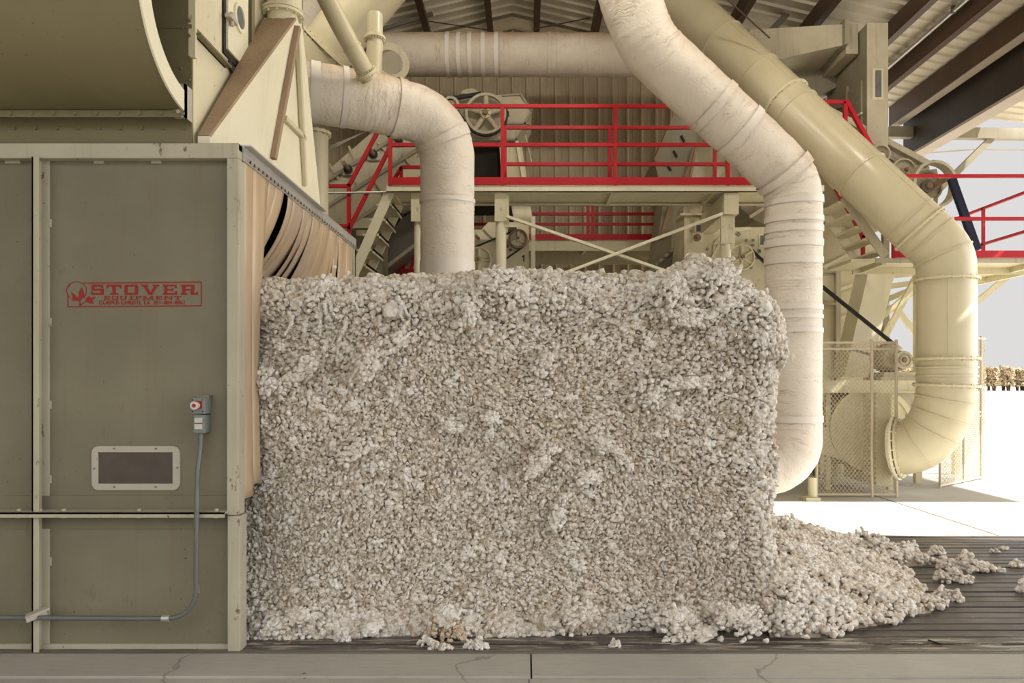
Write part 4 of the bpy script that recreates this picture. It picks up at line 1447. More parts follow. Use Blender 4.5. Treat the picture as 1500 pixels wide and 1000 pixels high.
t = thing('slotted_cleaner', 'olive slanting cleaner casing with three dark slots above the railing', 'machine', tuple(P(1000, 300, 12.8)))
mb = MB(); poly_y(mb, [(989, 168), (1012, 150), (1060, 190), (1018, 214), (1012, 262), (974, 300), (958, 235)], 12.8, 1.0)
mb.build('casing', M_machine_dk, t, bevel=.01)
mb = MB(); mb.bar(P(990, 165, 12.75), P(959, 236, 12.75), .05, .04); mb.build('edge_flange', M_dusty, t)
for px, py in ((1000, 204), (989, 226), (980, 246)):
    mb = MB(); mb.bar(P(px - 2.5, py - 5, 12.79), P(px + 2.5, py + 4, 12.79), .055, .03); mb.build('slot', M_black, t)
mb = MB(); mb.bar(P(1017, 215, 12.7), P(997, 290, 12.7), .08, .06); mb.bar(P(1020, 215, 12.65), P(1005, 290, 12.65), .04, .06); mb.build('brown_stiffener', M_dusty, t)
mb = MB(); poly_y(mb, [(1022, 200), (1075, 216), (1060, 300), (1008, 300)], 13.0, .6); mb.build('pale_side', M_cream, t)
mb = MB(); mb.bar(P(1068, 233, 12.6), P(1045, 262, 12.6), .10, .10); mb.build('side_gusset', M_machine, t)
t = thing('dark_hopper', 'dark pointed hopper under the walkway beside the fat white duct', 'hopper', tuple(P(1105, 345, 12.6)))
mb = MB(); poly_y(mb, [(1083, 303), (1125, 303), (1125, 330), (1105, 322)], 12.6, .9); mb.build('body', M_machine_dk, t)
mb = MB(); mb.bar(P(1098, 318, 12.5), P(1122, 303, 12.5), .06, .05); mb.build('edge_bar', M_cream, t)

# inclined cleaner on the left
Y = 12.0
t = thing('inclined_cleaner', 'big inclined cleaner with a row of shaft ends, behind the wrapped elbow', 'machine', (XX(545, Y), Y, 2.5))
mb = MB(); poly_y(mb, [(420, 300), (545, 193), (640, 160), (640, 262), (560, 300), (480, 356), (420, 390)], Y, 1.5)
mb.build('casing', M_machine, t, bevel=.01)
mb = MB(); poly_y(mb, [(480, 222), (541, 190), (480, 214), (480, 208)], Y - .02, .02)
for a, b_ in (((440, 290), (620, 175)), ((455, 318), (625, 211)), ((480, 352), (620, 258))):
    mb.bar(P(*a, Y - .03), P(*b_, Y - .03), .07, .05)
mb.build('long_flanges', M_machine_dk, t)
for k, (a, b_) in enumerate((((511, 214), (522, 238)), ((553, 208), (566, 222)), ((482, 240), (496, 262)), ((548, 262), (566, 290)), ((518, 260), (526, 272)), ((590, 225), (600, 240)))):
    mb = MB(); mb.bar(P(*a, Y - .02), P(*b_, Y - .02), .035, .035); mb.build('panel_rib', M_machine, t)
for px, py in ((511, 249), (547.5, 227), (584.5, 205.5)):
    c = P(px, py, Y - .02)
    mb = MB(); mb.box(c.x - .10, c.x + .10, Y - .05, Y, c.z - .09, c.z + .05); bb = mb.build('bearing_block', M_machine, t, bevel=.008)
    mb = MB(); mb.ring(c - Vector((0, .05, 0)), (0, 1, 0), .07, .04, .04, 20); mb.build('black_collar', M_black, bb)
    mb = MB(); mb.cyl(c + Vector((.0, -.02, 0)), c + Vector((-.03, -.22, .05)), .038, 16); mb.build('shaft_end', M_rust, bb)
mb = MB(); poly_y(mb, [(522, 337), (545, 337), (545, 345), (522, 345)], Y - .02, .02)
mb.box(XX(480, Y), XX(560, Y), Y - .06, Y + .2, ZZ(335, Y), ZZ(320, Y)); mb.build('lower_beam', M_machine, t)
mb = MB(); poly_y(mb, [(480, 336), (560, 336), (560, 420), (480, 420)], Y + .3, .5); mb.build('lower_panel', M_machine_dk, t)
mb = MB(); mb.box(XX(588, Y), XX(616, Y), Y - .03, Y, ZZ(262, Y), ZZ(248, Y)); mb.build('junction_panel', M_cream, t)
mb = MB()
for px in (450, 640):
    mb.box(XX(px, Y) - .06, XX(px, Y) + .06, Y + .5, Y + .62, 0, ZZ(300, Y))
mb.build('leg_posts', M_machine_dk, t)
t = thing('dark_lower_duct', 'dark brown slanting rectangular duct under the walkway behind the ladder stair', 'duct', tuple(P(570, 430, 13.0)))
mb = MB(); poly_y(mb, [(535, 392), (590, 318), (622, 300), (622, 340), (560, 405), (540, 430)], 13.0, .8); mb.build('body', M_steel, t)
mb = MB(); mb.bar(P(548, 405, 12.95), P(612, 356, 12.95), .08, .05); mb.build('edge_flange', M_machine, t)
t = thing('low_red_railing', 'dark red low railing near the floor behind the ladder stair', 'railing', tuple(P(590, 420, 13.6)))
mb = MB(); mb.bar(P(565, 397, 13.6), P(612, 397, 13.6), .06, .08); mb.build('rail', M_red, t)
for px in (584, 596):
    mb = MB(); mb.bar(P(px, 415, 13.6), P(px + 12, 372, 13.6), .05, .05); mb.build('slanted_post', M_red, t)

# ladder stair and its red handrails on the left
t = thing('ladder_stair', 'steep cream ladder stair with open treads left of the upright wrapped duct', 'stair', tuple(P(545, 405, 10.4)))
sa_, sb_ = P(571, 281, 10.3), P(511, 418, 10.3)
for yy in (10.3, 11.05):
    dy = Vector((0, yy - 10.3, 0))
    mb = MB(); mb.bar(sa_ + dy, sb_ + dy, .04, .13, (1, 0, 0)); mb.build('stringer', M_cream2, t)
for k in range(6):
    c = sa_.lerp(sb_, (k + .8) / 6.2)
    mb = MB(); mb.box(c.x - .12, c.x + .12, 10.325, 11.025, c.z - .02, c.z + .012); mb.box(c.x + .10, c.x + .12, 10.325, 11.025, c.z - .05, c.z + .012)
    mb.build('tread', M_cream, t)
t = thing('stair_landing', 'small cream landing at the foot of the ladder stair, behind the curtain end', 'platform', tuple(P(480, 400, 10.6)))
zl = P(511, 418, 10.3).z
mb = MB(); mb.box(XX(430, 10.3), XX(530, 10.3), 10.2, 11.15, zl - .06, zl - .01); mb.build('plate', M_cream, t)
for a_ in (435, 525):
    for b_ in (10.25, 11.1):
        mb = MB(); mb.box(XX(a_, 10.3) - .04, XX(a_, 10.3) + .04, b_ - .04, b_ + .04, 0, zl - .06); mb.build('leg_post', M_cream, t)
t = thing('stair_handrail', 'red sloping handrails of the ladder stair left of the wrapped elbow', 'railing', tuple(P(511, 345, 10.35)))
Yh = 10.3
mb = MB(); mb.bar(P(571, 160, Yh), P(510.5, 273, Yh), .05, .05); mb.build('upper_handrail', M_red, t)
mb = MB(); mb.bar(P(570, 218, Yh), P(511, 336, Yh), .05, .05); mb.build('lower_handrail', M_red, t)
mb = MB(); mb.bar(P(511, 270, Yh), P(511, 420, Yh), .05, .05, (0, 1, 0)); mb.build('post', M_red, t)
mb = MB(); mb.bar(P(440, 272.5, Yh), P(512, 272.5, Yh), .045, .045); mb.build('landing_rail', M_red, t)
mb = MB(); mb.bar(P(440, 331, Yh), P(512, 331, Yh), .045, .045); mb.build('landing_rail', M_red, t)
t = thing('thin_conduit', 'thin grey level conduit crossing in front of the stair handrails', 'conduit', tuple(P(545, 282, 10.1)))
mb = MB(); mb.cyl(P(470, 283, 10.25), P(612, 280.5, 10.28), .016, 8); mb.build('pipe', M_galv, t)

# ================================================================== right hand cluster
# tower
t = thing('elevator_tower', 'tall narrow olive steel tower with small window under the roof', 'tower', (5.6, 12.8, 4.9))
Y = 12.0
mb = MB(); mb.box(XX(1270, Y), XX(1300, Y), Y, 13.6, ZZ(214, Y), ZZ(34, Y))
mb.build('shaft', M_machine_dk, t, bevel=.006)
mb = MB(); mb.box(XX(1270, Y) - .005, XX(1300, Y) + .005, Y - .012, Y, ZZ(214, Y), ZZ(34, Y)); mb.build('front_plate', M_machine, t)
mb = MB(); mb.box(XX(1277, Y), XX(1293, Y), Y - .026, Y - .012, ZZ(147, Y), ZZ(101, Y)); wf = mb.build('window_frame', M_cream, t, bevel=.004)
mb = MB(); mb.box(XX(1281, Y), XX(1290, Y), Y - .03, Y - .026, ZZ(143, Y), ZZ(104, Y)); mb.build('pane', M_paneg, wf)
xL = XX(1270, Y)
mb = MB(); mb.box(xL - .03, xL, 12.15, 12.65, 5.4, 6.5); mb.build('side_door', M_machine_dk, t, bevel=.004)
mb = MB(); mb.box(xL - .05, xL, 12.66, 12.72, 5.2, 6.6); mb.bar((xL - .02, 12.3, 6.2), (xL - .02, 13.5, 6.5), .03, .04); mb.build('side_stiffener', M_machine_dk, t)
mb = MB(); mb.bar((xL - .04, 12.1, 5.95), (xL - .10, 12.5, 5.9), .03, .03); mb.build('door_handle', M_cream2, t)
# transition duct to the tower
t = thing('square_transition_duct', 'flared square cream duct joining the level duct to the tower', 'duct', (5, 13.0, 6.3))
mb = MB(); A = P(1090, 60, 13.0); B = P(1221, 48, 12.6)
mb.hexa([(A.x, 12.66, ZZ(108, 13)), (A.x, 13.34, ZZ(108, 13)), (A.x, 13.34, ZZ(57, 13)), (A.x, 12.66, ZZ(57, 13))],
        [(B.x, 12.25, ZZ(80, 12.6)), (B.x, 13.5, ZZ(80, 12.6)), (B.x, 13.5, ZZ(50, 12.6)), (B.x, 12.25, ZZ(50, 12.6))])
mb.build('taper', M_machine, t)
mb = MB(); mb.box(B.x, B.x + .06, 12.15, 13.55, ZZ(82, 12.6), ZZ(45, 12.6)); mb.build('flange', M_machine_dk, t)
mb = MB(); mb.box(B.x + .06, XX(1268, 12) - .01, 12.25, 13.5, ZZ(92, 12.6), ZZ(50, 12.6)); mb.build('collar', M_machine, t)
mb = MB(); mb.prism([P(1150, 112, 13.2), P(1215, 80, 13.2), P(1262, 64, 13.2), P(1262, 110, 13.2), P(1200, 140, 13.2)], (0, .5, 0)); mb.build('lower_gusset', M_machine_dk, t)

# inclined conveyor with pulleys beneath the tower
Y = 12.0
t = thing('inclined_conveyor', 'worn inclined conveyor case with three pulleys behind the slanting cream duct', 'conveyor', (6.2, Y, 3.4))
mb = MB(); poly_y(mb, [(1190, 150), (1245, 178), (1300, 206), (1362, 243), (1362, 290), (1330, 320), (1240, 300), (1170, 220)], Y + .12, 1.2)
mb.build('case', M_machine, t, bevel=.01)
mb = MB(); mb.bar(P(1205, 157, Y + .06), P(1360, 241, Y + .06), .10, .09); mb.build('top_flange', M_machine, t)
mb = MB(); mb.bar(P(1240, 192, Y + .05), P(1350, 258, Y + .05), .05, .06)
for k in range(6):
    p = P(1308 + k * 9, 216 + k * 5, Y + .0); mb.cyl(p, p - Vector((0, .03, 0)), .012, 6)
mb.build('middle_flange', M_machine_dk, t)
wheel(t, P(1289, 226, Y - .08), 14 / F * Y, 11.5 / F * Y, .1, 0, M_machine, hub=.04, nm='small_pulley', web=M_machine_dk)
wheel(t, P(1322, 251, Y - .10), 18 / F * Y, 15.5 / F * Y, .12, 0, M_machine, hub=.05, nm='middle_pulley', web=M_machine)
wheel(t, P(1356, 274, Y - .05), 23 / F * Y, 20 / F * Y, .10, 0, M_machine_dk, hub=.10, nm='disc_pulley', web=M_machine, hubmat=M_steel)
mb = MB(); mb.ring(P(1366, 271, Y - .30), (-.12, 1, 0), 34 / F * Y, 30 / F * Y, .17, 48); mb.build('rim_guard', M_machine, t)
mb = MB(); c = P(1368, 272, Y - .1); mb.cyl(c, c + Vector((.06, -.34, .05)), .045, 16); mb.build('drive_shaft', M_rust, t)
mb = MB(); poly_y(mb, [(1352, 250), (1372, 247), (1376, 262), (1372, 322), (1352, 322)], Y + .05, .1); mb.build('end_plate', M_machine_dk, t)
mb = MB()
for px in (1235, 1345):
    mb.box(XX(px, Y) - .05, XX(px, Y) + .05, Y + 1.05, Y + 1.15, 0, ZZ(290, Y))
mb.build('leg_posts', M_machine_dk, t)

# right platform with stair from the walkway
PZ, PY0, PY1 = 3.415, 10.9, 11.7
t = thing('lower_platform', 'lower cream platform with red toe board behind the cream duct elbow', 'platform', (7, PY0, 3.3))
mb = MB(); mb.box(XX(1283, PY0), 10.4, PY0, PY1, PZ - .02, PZ); mb.box(7.05, 7.85, PY1, 14.0, PZ - .02, PZ); mb.build('deck_plate', M_cream, t)
mb = MB(); mb.box(XX(1283, PY0), 10.4, PY0 - .012, PY0 + .01, PZ - .07, PZ); mb.build('front_channel', M_machine, t)
mb = MB(); mb.box(XX(1283, PY0), 10.4, PY1 - .03, PY1 + .0, PZ - .12, PZ - .02); mb.box(7.80, 7.85, PY1, 14.0, PZ - .12, PZ - .02); mb.build('rear_channel', M_cream, t)
for x in (5.2, 6.4, 7.5, 8.8):
    mb = MB(); mb.bar((x, PY0, PZ - .06), (x + .05, PY1, PZ - .06), .06, .08); mb.build('cross_member', M_cream, t)
mb = MB(); a = P(1345, 385, 12.4); mb.bar(P(1440, 376, 11.2), P(1345, 393, 12.6), .10, .13); mb.build('outrigger', M_cream, t)
for (a, b_) in (((1345, 400), (1286, 512)), ((1308, 445), (1366, 520)), ((1290, 465), (1345, 420)), ((1335, 412), (1450, 392)), ((1426, 446), (1482, 400))):
    mb = MB(); yb_ = 12.4 + .13 * (a[0] % 7); mb.bar(P(*a, yb_), P(*b_, yb_), .07, .09); mb.build('brace', M_cream, t)
for a, b_ in (((1292, 405), (1360, 399)), ((1292, 421), (1360, 411)), ((1300, 438), (1350, 418)), ((1420, 412), (1560, 388))):
    mb = MB(); mb.bar(P(*a, 12.75), P(*b_, 12.75), .06, .09); mb.build('under_beam', M_cream, t)
mb = MB()
for px, yy in ((1344, 12.0), (1400, 13.2)):
    mb.box(XX(px, yy) - .05, XX(px, yy) + .05, yy - .05, yy + .05, 0, PZ - .1)
mb.build('leg_posts', M_cream, t)
rz3 = [ZZ(255.5, PY0), ZZ(318, PY0)]
t = railing('platform_railing', 'red railing with posts along the lower platform on the right', PY0, [XX(1309, PY0), 8.7, 10.2], XX(1306, PY0), 10.4, PZ, rz3)
xr = 7.8
t = thing('return_railing', 'red side railing running back from the lower platform, against the sky', 'railing', (xr, 12.4, PZ))
for z in (rz3[0] - .03, rz3[1] - .02):
    mb = MB(); mb.box(xr - .022, xr + .022, 10.95, 14.0, z - .045, z); mb.build('rail', M_red, t)
for yy in (12.8, 13.95):
    mb = MB(); mb.box(xr - .022, xr + .022, yy - .022, yy + .022, PZ, rz3[0] - .03); mb.build('post', M_red, t)
t = thing('navy_prop', 'dark navy blue bar leaning behind the red platform railings', 'bar', tuple(P(1430, 363, 11.2)))
mb = MB(); mb.bar(P(1394, 262, 11.35), P(1431, 366, 11.15), .07, .11, (1, 0, 0)); mb.build('bar', M_blue, t)

t = thing('platform_stair', 'short cream stair between walkway and lower platform, right of the fat duct', 'stair', tuple(P(1260, 392, 11.3)))
for yy in (10.9, 11.7):
    a, b_ = Vector((4.62, yy, 4.30)), Vector((5.22, yy, 3.44))
    mb = MB(); mb.bar(a, b_, .03, .13, (1, 0, 0)); mb.build('stringer', M_machine if yy < 11 else M_cream2, t)
for k in range(5):
    f = (k + .6) / 5
    x, z = 4.58 + .64 * f, 4.34 - .9 * f
    mb = MB(); mb.box(x - .12, x + .10, 10.92, 11.68, z - .02, z + .012); mb.build('tread', M_cream, t)
t = thing('landing_plate', 'cream landing plate at the foot of the short stair', 'platform', (4.95, 11.3, 3.3))
mb = MB(); mb.box(4.72, XX(1283, PY0) - .005, 10.9, 11.75, PZ - .06, PZ - .01); mb.build('plate', M_cream, t)
t = thing('short_stair_handrail', 'red handrail falling beside the olive tower to the lower platform', 'railing', tuple(P(1275, 215, 10.85)))
mb = MB(); mb.bar(P(1180, 149.5, 11.45), P(1240, 149.5, 11.45), .055, .055); mb.build('top_rail', M_red, t)
mb = MB(); mb.bar(P(1239, 147, 11.45), P(1280, 222, 11.5), .06, .06); mb.build('sloping_rail', M_red, t)
mb = MB(); mb.bar(P(1238, 149, 11.45), P(1238, 262, 11.45), .055, .055, (0, 1, 0)); mb.build('post', M_red, t)
t = thing('lower_stair_handrail', 'dark red handrail bending under the cream duct beside the short stair', 'railing', tuple(P(1265, 385, 11.75)))
mb = MB(); mb.bar(P(1224, 276, 11.75), P(1258, 335, 11.75), .05, .05); mb.build('sloping_rail', M_red, t)
mb = MB(); mb.bar(P(1258, 333, 11.75), P(1264, 348, 11.75), .05, .05); mb.bar(P(1264, 345, 11.75), P(1264, 386, 11.75), .05, .05, (0, 1, 0)); mb.build('post', M_red, t)

# machine wall and leaning chute under the stair
t = thing('machine_house', 'pale panelled machine casing behind the mesh fence, right of the fat duct', 'machine', (5.2, 13.2, 0))
Y = 13.4
mb = MB(); mb.prism([P(1150, 300, Y), P(1270, 300, Y), P(1286, 398, Y), (XX(1276, Y), Y, 0), (XX(1150, Y), Y, 0)], (0, 1.2, 0)); mb.build('casing', M_cream, t)
mb = MB(); mb.box(XX(1222, Y), XX(1229, Y), Y - .08, Y, 0, ZZ(398, Y)); mb.build('corner_post', M_machine, t)
mb = MB(); mb.box(XX(1150, Y), XX(1226, Y), Y - .06, Y, ZZ(400, Y), ZZ(396, Y)); mb.box(XX(1150, Y), XX(1226, Y), Y - .06, Y, ZZ(447, Y), ZZ(444, Y)); mb.build('panel_flange', M_machine, t)
for a, b_ in (((1230, 424), (1270, 411)), ((1230, 466), (1262, 456)), ((1205, 392), (1285, 350)), ((1205, 310), (1240, 340))):
    mb = MB(); mb.bar(P(*a, Y - .03), P(*b_, Y - .03), .05, .05); mb.build('rib', M_cream2, t)
t = thing('leaning_chute', 'square cream chute leaning under the platform behind the mesh fence', 'chute', tuple(P(1265, 560, 12.2)))
mb = MB(); poly_y(mb, [(1273, 392), (1313, 392), (1284, 512), (1276, 552), (1236, 552), (1246, 512)], 12.2, .5); mb.build('body', M_cream2, t, bevel=.006)
t = thing('drive_belt', 'long black belt slanting down from the fat duct to the motor', 'belt', tuple(P(1260, 470, 11.6)))
mb = MB(); mb.bar(P(1180, 400, 11.75), P(1318, 511, 11.55), .06, .05); mb.build('upper_run', M_black, t)
mb = MB(); mb.bar(P(1240, 510, 11.7), P(1306, 527, 11.55), .05, .035); mb.build('lower_run', M_steel, t)

# fan with motor
t = thing('blower_fan', 'large cream blower fan housing behind the mesh fence', 'fan', (4.9, 11.4, 0))
fc_ = P(1278, 628, 11.2)
mb = MB(); mb.cyl(fc_ + Vector((0, .0, 0)), fc_ + Vector((0, .62, 0)), .60, 44); mb.ring(fc_ + Vector((0, .0, 0)), (0, 1, 0), .635, .56, .03, 44); mb.ring(fc_ + Vector((0, .62, 0)), (0, 1, 0), .635, .56, .03, 44)
mb.build('scroll', M_cream, t)
mb = MB(); mb.hexa([(XX(1170, 11.2), 11.22, ZZ(654, 11.2)), (XX(1170, 11.2), 11.8, ZZ(654, 11.2)), (XX(1170, 11.2), 11.8, ZZ(625, 11.2)), (XX(1170, 11.2), 11.22, ZZ(625, 11.2))],
                   [(fc_.x, 11.22, ZZ(687, 11.2)), (fc_.x, 11.8, ZZ(687, 11.2)), (fc_.x, 11.8, ZZ(628, 11.2)), (fc_.x, 11.22, ZZ(628, 11.2))]); mb.build('outlet', M_cream, t)
xi = XX(1312, 10.75)
cf_, df_ = along(p4, plen(p4) - .001); cf_ = cf_ + df_ * .03
mb = MB(); mb.box(xi - .26, xi - .03, 10.80, 11.9, .12, 1.45); mb.build('inlet_box', M_cream, t, bevel=.01)
mb = MB(); mb.ring(cf_, df_, .45, .30, .03, 44); mb.bolts(cf_, df_, .425, 20, .012, .03); mb.cyl(cf_, cf_ + df_ * .07, .37, 40); mb.build('inlet_flange', M_cream2, t)
mb = MB(); mb.box(XX(1168, 11.3), XX(1345, 11.3), 11.2, 12.0, ZZ(575, 11.3), ZZ(557, 11.3)); mb.box(XX(1168, 11.3), XX(1345, 11.3), 11.15, 11.25, ZZ(575, 11.3), ZZ(573, 11.3)); mb.build('top_frame', M_cream, t)
mb = MB(); mb.box(XX(1300, 11.3), XX(1347, 11.3), 11.3, 12.0, ZZ(620, 11.3), ZZ(574, 11.3)); mb.build('side_panel', M_machine, t)
mb = MB(); mb.box(XX(1300, 11.15) , XX(1345, 11.15), 11.05, 11.15, ZZ(622, 11.1), ZZ(616, 11.1)); mb.build('ledge', M_cream2, t)
for px, yy in ((1212, 11.3), (1222, 11.95), (1303, 11.28), (1286, 11.95)):
    mb = MB(); mb.box(XX(px, yy) - .035, XX(px, yy) + .035, yy - .035, yy + .035, 0, ZZ(574, 11.3)); mb.build('leg', M_cream, t)
t = thing('fan_motor', 'ribbed beige electric motor on top of the fan frame', 'motor', (5.6, 11.6, 1.63))
mc = P(1308, 524, 11.45)
mb = MB(); mb.tube([mc + Vector((-.02, .28, 0)), mc + Vector((-.02, -.02, 0)), mc + Vector((-.02, -.06, 0))], [.205, .205, .15], 30)
for k in range(24):
    a = 2 * PI * k / 24; d = Vector((math.cos(a), 0, math.sin(a)))
    mb.bar(mc + d * .215 + Vector((-.02, .26, 0)), mc + d * .215 + Vector((-.02, .0, 0)), .012, .02)
mb.build('body', M_machine, t)
mc2 = P(1324, 527, 11.3)
mb = MB(); mb.cyl(mc2 + Vector((0, .2, 0)), mc2, .135, 28); mb.ring(mc2, (0, 1, 0), .135, .10, .03, 28); mb.ring(mc2, (0, 1, 0), .07, .045, .03, 24); mb.build('end_bell', M_machine, t)
mb = MB(); mb.cyl(mc2, mc2 - Vector((0, .04, 0)), .03, 14); mb.build('shaft', M_rust, t)
mb = MB(); mb.box(XX(1284, 11.4), XX(1345, 11.4), 11.25, 11.85, ZZ(557, 11.3), ZZ(552, 11.3)); mb.box(XX(1290, 11.4), XX(1340, 11.4), 11.3, 11.8, ZZ(552, 11.3) , ZZ(545, 11.3)); mb.build('mounting_plate', M_machine, t)
mb = MB(); mb.cyl(P(1336, 529, 11.5), P(1352, 531, 11.5), .03, 10); mb.build('cable_gland', M_machine_dk, t)

# mesh fence
def mesh_panel(name, label, p0, p1, h, posts, mids=(), pitch=.056, thick=.0055):
    p0, p1 = Vector((*p0, 0)), Vector((*p1, 0))
    L = (p1 - p0).length; d = (p1 - p0) / L
    t = thing(name, label, 'fence', tuple((p0 + p1) / 2))
    up = Vector((0, 0, 1))
    z0 = .04
    for s in posts:
        mb = MB(); mb.cyl(p0 + d * s + up * .0, p0 + d * s + up * (h + .04), .021, 12); mb.build('post', M_wire, t)
    mb = MB(); mb.bar(p0 + up * h, p1 + up * h, .025, .03); mb.build('top_rail', M_wire, t)
    mb = MB(); mb.bar(p0 + up * z0, p1 + up * z0, .025, .03); mb.build('bottom_rail', M_wire, t)
    for z in mids:
        mb = MB(); mb.bar(p0 + up * z, p1 + up * z, .02, .025); mb.build('mid_rail', M_wire, t)
    mb = MB()
    H = h - z0
    k = -int(H / pitch) - 1
    sl = 1.25                     # diamonds taller than wide
    while k * pitch < L:
        for sg_ in (1, -1):
            a = k * pitch
            s0, s1 = max(0, a), min(L, a + H / sl)
            if s1 > s0:
                za, zb_ = (s0 - a) * sl, (s1 - a) * sl
                if sg_ < 0:
                    za, zb_ = H - za, H - zb_
                mb.bar(p0 + d * s0 + up * (z0 + za), p0 + d * s1 + up * (z0 + zb_), thick, thick)
        k += 1
    mb.build('wire_mesh', M_wire, t)
    return t
mesh_panel('mesh_fence', 'wire mesh fence panels standing in front of the blower fan', (XX(1196, 10.55), 10.55), (XX(1313, 10.55), 10.55), 2.17, [0, XX(1277, 10.55) - XX(1196, 10.55), XX(1313, 10.55) - XX(1196, 10.55)], (2.08,))
mesh_panel('mesh_gate', 'tall wire mesh gate standing open right of the duct elbow', (XX(1377, 11.45), 11.45), (XX(1443, 12.6), 12.6), 2.34, [0, .9, 1.62], (1.05, 1.12))
t = thing('short_pipe_stub', 'short pale pipe stub on the floor beside the fence and fat duct', 'pipe', tuple(P(1191, 729, 10.4)))
x = XX(1190, 10.35)
mb = MB(); mb.cyl((x, 10.35, 0), (x, 10.35, .30), .06, 16); mb.box(x - .14, x + .06, 10.2, 10.4, 0, .04); mb.build('stub', M_cream, t)

# ================================================================== far trees beyond the yard
rng = random.Random(5)
def tree(x, y, h, w, seed):
    rg = random.Random(seed)
    t = thing('yard_tree', 'small dry yellow-brown tree in the row far beyond the yard', 'tree', (x, y, 0), 'row of far trees')
    mb = MB()
    for k in range(3):
        a = rg.uniform(0, 6.28)
        mb.tube([(x + .12 * math.cos(a), y + .12 * math.sin(a), 0), (x + .3 * math.cos(a), y + .3 * math.sin(a), h * .3), (x + .7 * math.cos(a), y + .7 * math.sin(a), h * .6)], [.16, .12, .06], 7)
    mb.build('trunk', M_bark, t)
    mb = MB()
    for k in range(620):
        u = rg.random()
        a = rg.uniform(0, 6.28); r = w * math.sqrt(rg.random()) * (1 - .55 * max(0, u - .45))
        c = Vector((x + r * math.cos(a), y + r * math.sin(a), h * (.24 + .72 * u) + rg.uniform(-.2, .2)))
        s = rg.uniform(.18, .36)
        e1 = Vector((rg.gauss(0, 1), rg.gauss(0, 1), rg.gauss(0, 1))).normalized(); e2 = e1.cross(Vector((rg.gauss(0, 1), rg.gauss(0, 1), rg.gauss(0, 1)))).normalized(); e3 = e1.cross(e2)
        mb.add([c + e1 * s, c + e2 * s * .7 + e3 * s * .3, c - e1 * s, c - e2 * s * .7 + e3 * s * .2], [(0, 1, 2, 3)])
    mb.build('crown', M_leaf, t)
k = 0
for yy, x in ((145, 73.0), (148.6, 73.9), (152.2, 74.9)):
    while x < 108:
        tree(x, yy, rng.uniform(4.2, 5.0), 1.2, 100 + k)
        x += rng.uniform(2.75, 3.0); k += 1
# ================================================================== seed cotton
rs = np.random.RandomState(12)


def ico(level):
    bm = bmesh.new()
    bmesh.ops.create_icosphere(bm, subdivisions=level, radius=1.0)
    v = np.array([x.co[:] for x in bm.verts]); f = np.array([[q.index for q in p.verts] for p in bm.faces])
    bm.free()
    return v, f


class Waves:
    """smooth random field: a sum of sine waves"""
    def __init__(self, seed, freq, n=10, spread=.6):
        r = np.random.RandomState(seed)
        self.k = r.normal(size=(n, 3)); self.k /= np.linalg.norm(self.k, axis=1)[:, None]
        self.k *= freq * (1 + spread * (r.rand(n)[:, None] - .5) * 2)
        self.p = r.rand(n) * 6.283
        self.n = n
    def __call__(self, q):
        return np.sin(q @ self.k.T + self.p).sum(1) / math.sqrt(self.n / 2) * .7


def protos(level, k, amp, seed):
    v, f = ico(level)
    out = []
    for i in range(k):
        w1, w2 = Waves(seed + i, 2.3, 5), Waves(seed + 50 + i, 5.2, 6)
        r = 1 + amp * w1(v) + amp * .7 * w2(v)
        out.append(v * r[:, None])
    return out, f

PR1 = protos(2, 8, .20, 100)       # 42 vertices
PR2 = protos(3, 8, .22, 300)       # 162 vertices


def quat_mats(q):
    q = q / np.linalg.norm(q, axis=1)[:, None]
    w, x, y, z = q.T
    return np.stack([1 - 2 * (y * y + z * z), 2 * (x * y - z * w), 2 * (x * z + y * w), 2 * (x * y + z * w), 1 - 2 * (x * x + z * z), 2 * (y * z - x * w),
                     2 * (x * z - y * w), 2 * (y * z + x * w), 1 - 2 * (x * x + y * y)], 1).reshape(-1, 3, 3)


